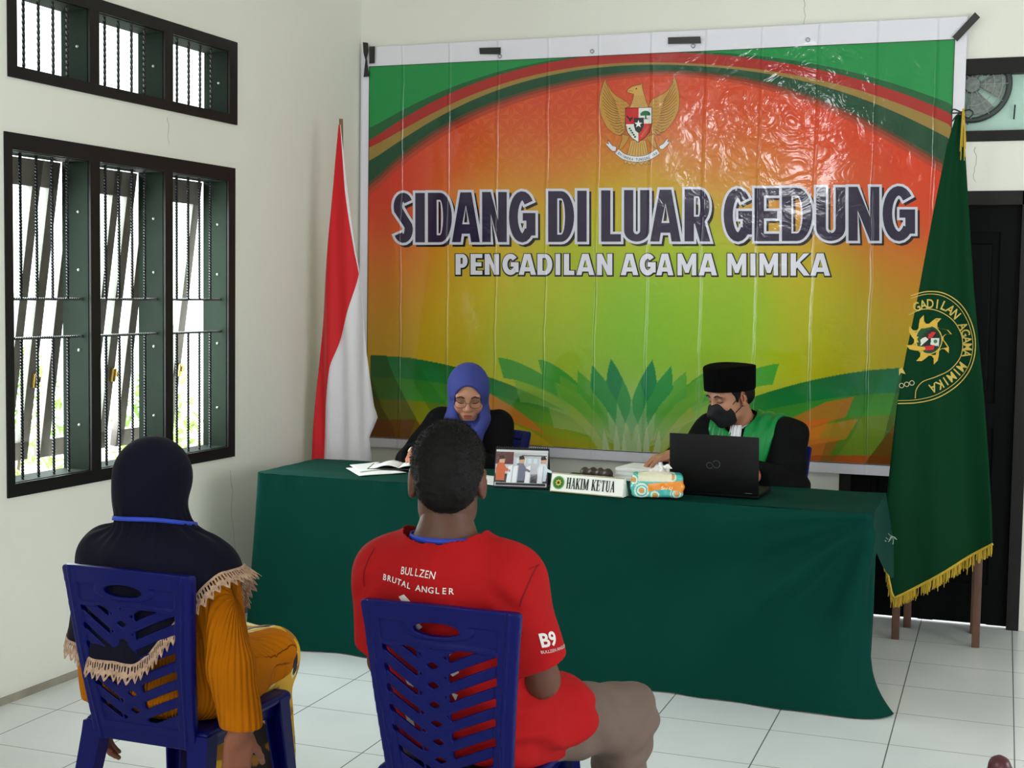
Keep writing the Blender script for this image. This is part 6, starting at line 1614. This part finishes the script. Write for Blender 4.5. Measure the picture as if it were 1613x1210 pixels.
csp = [ell(cs(0, -.012, .027), (0.1006, 0.1220, 0.1134), .03, chR), ell(cs(0, -.01, -.06), (0.0888, 0.0984, 0.0963), .05, chR), cap(cs(0, -.01, -.11), (0, .12, .95), .082, .085, .05), cap((-.05, .12, .935), (.06, .12, .935), .06, k=.06),
       cap(cs(-.055, .055, -.10), (-.075, .245, .86), .045, .036, .04), cap((-.075, .245, .86), (-.085, .235, .76), .036, .024, .04), cap(cs(.05, .04, -.09), (.075, .18, .90), .045, .03, .05), ell((0, .17, .90), (.075, .07, .09), .04),
       cap(cs(-.012, .10, -.005), cs(-.012, .16, -.005), .02, k=.02, m='-'), ell(cs(0, .105, -.010), (.0665, .08, .092), .012, chR, '-'), ell(cs(0, .10, -.075), (0.0514, 0.0642, 0.0481), .012, chR, '-')]
def cs_disp(V):
    d = .003*vnoise(V, (10, 10, 8)); x, y, z = V.T; return d+.004*np.sin(x*75+z*38)*np.clip((.99-z)/.06, 0, 1)
soft('headscarf', csp, .0036, bl, clk, disp=cs_disp, it=2)
# glasses
frm = mat('thin_metal_frame', (70, 58, 50), .3, .5, metal=.7)
gls = bpy.data.objects.new('glasses', None); COL.objects.link(gls); gls.parent = clk
for s_ in (-1, 1):
    P = [ct(s_*.0325+.0235*math.copysign(abs(math.cos(a))**.75, math.cos(a)), .104-.10*abs(s_*.0325+.0235*math.cos(a)-0)**1.35, -.004+.0185*math.copysign(abs(math.sin(a))**.8, math.sin(a))) for a in np.linspace(0, 2*PI, 32, endpoint=False)]
    tube('rim', P, .0011, frm, gls, 6, True)
    tube('temple', [ct(s_*.056, .0985, .004), ct(s_*.074, .085, .006), ct(s_*.085, .01, .0)], .0011, frm, gls, 5)
tube('bridge', [ct(-.0095, .1035, .0), ct(0, .106, .003), ct(.0095, .1035, .0)], .0011, frm, gls, 5)
wt_ = [(.205, .40, .795)]
bm = bmesh.new(); dW = Vector((-.25, .85, 0)).normalized(); cW = Vector((.135, .445, .810)); xW = dW.cross(Vector((0, 0, 1))); 
add_tube(bm, [cW+(xW*math.cos(k*PI/10)+Vector((0, 0, 1))*math.sin(k*PI/10))*.0285 for k in range(20)], .006, 8, True)
wtc = from_bm('wristwatch', bm, mat('watch_metal', (176, 172, 160), .25, .5, metal=.8), clk, sm=.9)
tube('pen', [(.06, .565, .775), (.07, .55, .80), (.095, .51, .865)], .0042, mat('pen_blue', (40, 44, 60), .4), clk)

# ------------------------------------------------ masked man in robe and cap at the laptop
jud = thing('person', 'masked man in a black cap and black robe with green satin front at the laptop', 'person', JO, JR)
jhc, jhR = A3(.055, .185, 1.118), rot('z', -27)@rot('x', -18); jt = T_(jhc, jhR, 1.03)
jsk = (168, 118, 92)
jtor = [ell((0, 0, .545), (.18, .135, .11)), ell((0, .04, .69), (.168, .12, .15), .05), ell((0, .08, .85), (.182, .118, .15), .05), cap((-.165, .085, .94), (.165, .085, .94), .06, k=.05)]
jn = [cap((.02, .09, .95), (.04, .15, 1.06), .062, .056, .03)]
jaR = [cap((.19, .085, .935), (.26, .20, .76), .055, .046, .03), cap((.26, .20, .76), (.20, .40, .853), .046, .03, .02)]
jaL = [cap((-.185, .085, .93), (-.235, .17, .73), .053, .046, .03), cap((-.235, .17, .73), (-.15, .40, .80), .046, .03, .02)]
jl = [cap((.1, .0, .53), (.11, .37, .50), .088, .065, .04), cap((.11, .37, .5), (.11, .34, .09), .058, .044, .02), cap((-.1, .0, .53), (-.11, .37, .50), .088, .065, .04), cap((-.11, .37, .5), (-.11, .34, .09), .058, .044, .02), cap((.11, .31, .045), (.11, .47, .03), .042, .03, .02), cap((-.11, .31, .045), (-.11, .47, .03), .042, .03, .02)]
jhRp = hand_prims((.215, .41, .856), (.35, .9, -.12), (-.1, -.1, -1), (-.9, .3, 0), .32, 1.0)
jhLp = hand_prims((-.135, .415, .80), (.3, .9, -.1), (0, -.1, -1), (.9, -.2, 0), .35, 1.0)
jb_ = body('body', jtor+jn+jaR+jaL+jl, [(head_prims(jhc, jhR, 1.03)+jn, .0027, (-9, -9, .97), BIG), (jaR[1:]+jhRp, .003, (-9, .34, .7), BIG), (jaL[1:]+jhLp, .003, (-9, .34, .7), BIG)], skin('skin_medium', jsk), jud, color=skin_color(jsk, jt))
fj = bvh_of(jb_); jx = lambda x, y, z: jt(x, y, z)
for s_ in (-1, 1):
    face_line('eyebrow', fj, jt, jhR, [(s_*.014, .020), (s_*.032, .0265), (s_*.053, .018)], .0036, lash_m, jud)
    face_line('eyelashes', fj, jt, jhR, [(s_*.016, -.004), (s_*.031, -.0075), (s_*.047, -.003)], .0020, lash_m, jud)
soft('hair', [ell(jx(0, -.016, .028), np.array((.080, .101, .088))*1.03, .02, jhR), ell(jx(0, -.06, -.02), np.array((.066, .046, .05))*1.03, .03, jhR), cap(jx(-.072, .012, .015), jx(-.072, .022, -.018), .009, .006, .012), cap(jx(.072, .012, .015), jx(.072, .022, -.018), .009, .006, .012),
     plane(jhR@np.array((0, 1., -.1)), jx(0, .045, .055), .01), plane(jhR@np.array((0, -.4, -1.)), jx(0, -.085, -.06), .008), ell(jx(-.086, -.004, -.022), (.018, .028, .03), .006, jhR, '-'), ell(jx(.086, -.004, -.022), (.018, .028, .03), .006, jhR, '-')], .0032, hair_m, jud)
# cap: oval, slightly flared, flat top with a pinched ridge
capR = rot('z', -27)@rot('x', -5)@rot('y', -2); kt = T_(jt(0, -.012, .055), capR, 1.03); jcap = lambda x, y, z: kt(x, y+.012, z-.055)
bm = bmesh.new(); rings = []
for (z, k_) in ((.022, .985), (.034, 1.0), (.08, 1.01), (.118, 1.02), (.1235, 1.005), (.1255, .96)):
    rings.append([bm.verts.new(Vector(jcap((.098*k_)*math.cos(a), -.014+.119*k_*math.sin(a), z+.004*math.cos(2*a)*(z > .1)))) for a in np.linspace(0, 2*PI, 48, endpoint=False)])
for A_, B_ in zip(rings, rings[1:]):
    for k in range(48): bm.faces.new((A_[k], A_[(k+1) % 48], B_[(k+1) % 48], B_[k]))
cc = bm.verts.new(Vector(jcap(0, -.012, .119)))
for k in range(48): bm.faces.new((rings[-1][k], rings[-1][(k+1) % 48], cc))
from_bm('cap', bm, mat('black_velvet', (6, 6, 7), .95, .05), jud, sm=.7)
# mask
msk = mat('black_mask', (30, 30, 33), .75, .2, bump=(60, .15, .001))
mp_ = [ell(jx(0, .030, -.062), np.array((.069, .068, .062))*1.03, .02, jhR), cap(jx(-.02, .092, -.03), jx(-.058, .045, -.05), .016, .014, .02), cap(jx(.02, .092, -.03), jx(.058, .045, -.05), .016, .014, .02), cap(jx(0, .088, -.012), jx(0, .120, -.05), .018, .012, .035), cap(jx(0, .118, -.05), jx(0, .078, -.105), .010, .020, .035), cap(jx(-.055, .03, -.045), jx(-.03, .05, -.095), .014, .016, .03), cap(jx(.055, .03, -.045), jx(.03, .05, -.095), .014, .016, .03),
       plane(jhR@np.array((0, .12, 1.)), jx(0, .1, -.010), .004), plane(jhR@np.array((0, -1., .35)), jx(0, .050, -.06), .0), plane(jhR@np.array((.5, 0, 1.)), jx(.02, .08, -.010), .004), plane(jhR@np.array((-.5, 0, 1.)), jx(-.02, .08, -.010), .004)]
mo = soft('face_mask', mp_, .003, msk, jud, it=2)
for s_ in (-1, 1):
    tube('ear_loop', [jx(s_*.060, .052, -.03), jx(s_*.0765, .02, -.006), jx(s_*.0845, -.004, .012), jx(s_*.088, -.022, -.004)], .0019, msk, mo, 6)
    tube('ear_loop', [jx(s_*.058, .052, -.072), jx(s_*.073, .022, -.052), jx(s_*.083, -.004, -.036), jx(s_*.088, -.022, -.02)], .0019, msk, mo, 6)
robe = mat('black_robe', (9, 9, 11), .85, .12, noise=(5, .1), bump=(260, .1, .0006))
def jshell(d): return inf(jtor, d, .01)
jneck = [cap((.02, .10, .93), (.04, .16, 1.08), .07, .066, .008, '-')]
ro = jshell(.02)+[cap((-.2, .085, .94), (.2, .085, .94), .074, k=.03)]+inf(jaR, .026)+inf(jaL, .026)+[cap((.26, .20, .75), (.205, .385, .825), .075, .066, .03), cap((-.235, .17, .725), (-.15, .39, .795), .076, .064, .03), cap((.205, .37, .83), (.20, .5, .85), .042, .042, .003, '-'), cap((-.15, .37, .8), (-.13, .5, .8), .042, .042, .003, '-'), cap((.02, .09, .96), (.025, .10, .985), .085, .074, .03)]+jneck+[ell((0, -.02, .52), (.22, .2, .1), .06), plane((0, 0, -1), (0, 0, .40)), cutfn(lambda X, Y, Z: np.where((Z > .74) & (np.abs(X) < .33), Y-.388, -1))]
soft('robe', ro, .005, robe, jud, disp=lambda V: .004*vnoise(V, (9, 9, 6))+.004*np.sin(V[:, 2]*46+V[:, 0]*22+3*vnoise(V, (7, 7, 7)))*np.clip((np.abs(V[:, 0])-.17)/.06, 0, 1), it=2)
# green satin panels down both fronts
sat = mat('green_satin', (6, 122, 56), .36, .28, noise=(6, .08))
for s_ in (-1, 1):
    edge = lambda X, Z: .075+.0*Z+.085*np.clip((Z-.70)/.25, 0, 1)
    pan = jshell(.032)+[cap((-.2, .085, .94), (.2, .085, .94), .083, k=.03), cap((.02, .09, .96), (.025, .10, .985), .092, .080, .03)]+[dict(jneck[0], ra=.086, rb=.082)]+[cutfn(lambda X, Y, Z, s_=s_: np.maximum(np.maximum(.030-s_*(X-.006), s_*X-edge(X, Z)), .02-Y+.0*Z)), plane((0, 0, -1), (0, 0, .56))]
    soft('satin_panel', pan, .0045, sat, jud, disp=lambda V: .0035*np.sin(V[:, 0]*120+V[:, 2]*12)+.004*vnoise(V, (14, 14, 6)), it=2)
# white shirt collar and pleated jabot
wc = mat('white_cotton', (226, 226, 232), .7, .25)
col_ = [(.022+.067*math.cos(a), .10+.072*math.sin(a), 1.005-.045*max(0, math.sin(a))-.01*math.cos(a)) for a in np.linspace(PI*.42, PI*2.58, 30)]
bm = bmesh.new(); vv = [(bm.verts.new(Vector(p)+Vector((0, 0, -.02))), bm.verts.new(Vector(p)+Vector((-.002, .002, .012)))) for p in col_]
for i in range(29): bm.faces.new((vv[i][0], vv[i+1][0], vv[i+1][1], vv[i][1]))
o = from_bm('shirt_collar', bm, wc, jud, sm=1.5); o.modifiers.new('thickness', 'SOLIDIFY').thickness = .004
cb2 = [(.022+.086*math.cos(a), .10+.092*math.sin(a), .995-.085*max(0, math.sin(a))-.012*math.cos(a)) for a in np.linspace(PI*.46, PI*2.54, 40)]
tube('robe_collar', cb2, .0135, robe, jud, 8)
P = np.zeros((25, 20, 3))
for i in range(25):
    for j in range(20):
        u = i/24*2-1; v = j/19; P[i, j] = (.018+u*(.026+.012*v), .232-.03*(1-v)+.005*math.cos(u*PI*4)-.014*u*u+.012*math.sin(v*2), .985-.19*v)
me = grid_mesh('jabot', P); smooth(me); o = link('jabot', me, wc, jud); o.modifiers.new('thickness', 'SOLIDIFY').thickness = .003
soft('trousers', inf(jl[:4], .018, .02)+[ell((0, 0, .53), (.185, .14, .09), .04), plane((0, 0, -1), (0, 0, .07))], .009, mat('black_cotton', (22, 22, 26)), jud)
for x in (.11, -.11): soft('shoe', [cap((x, .31, .045), (x, .48, .034), .048, .038, .02)], .009, mat('black_leather', (18, 18, 18)), jud)
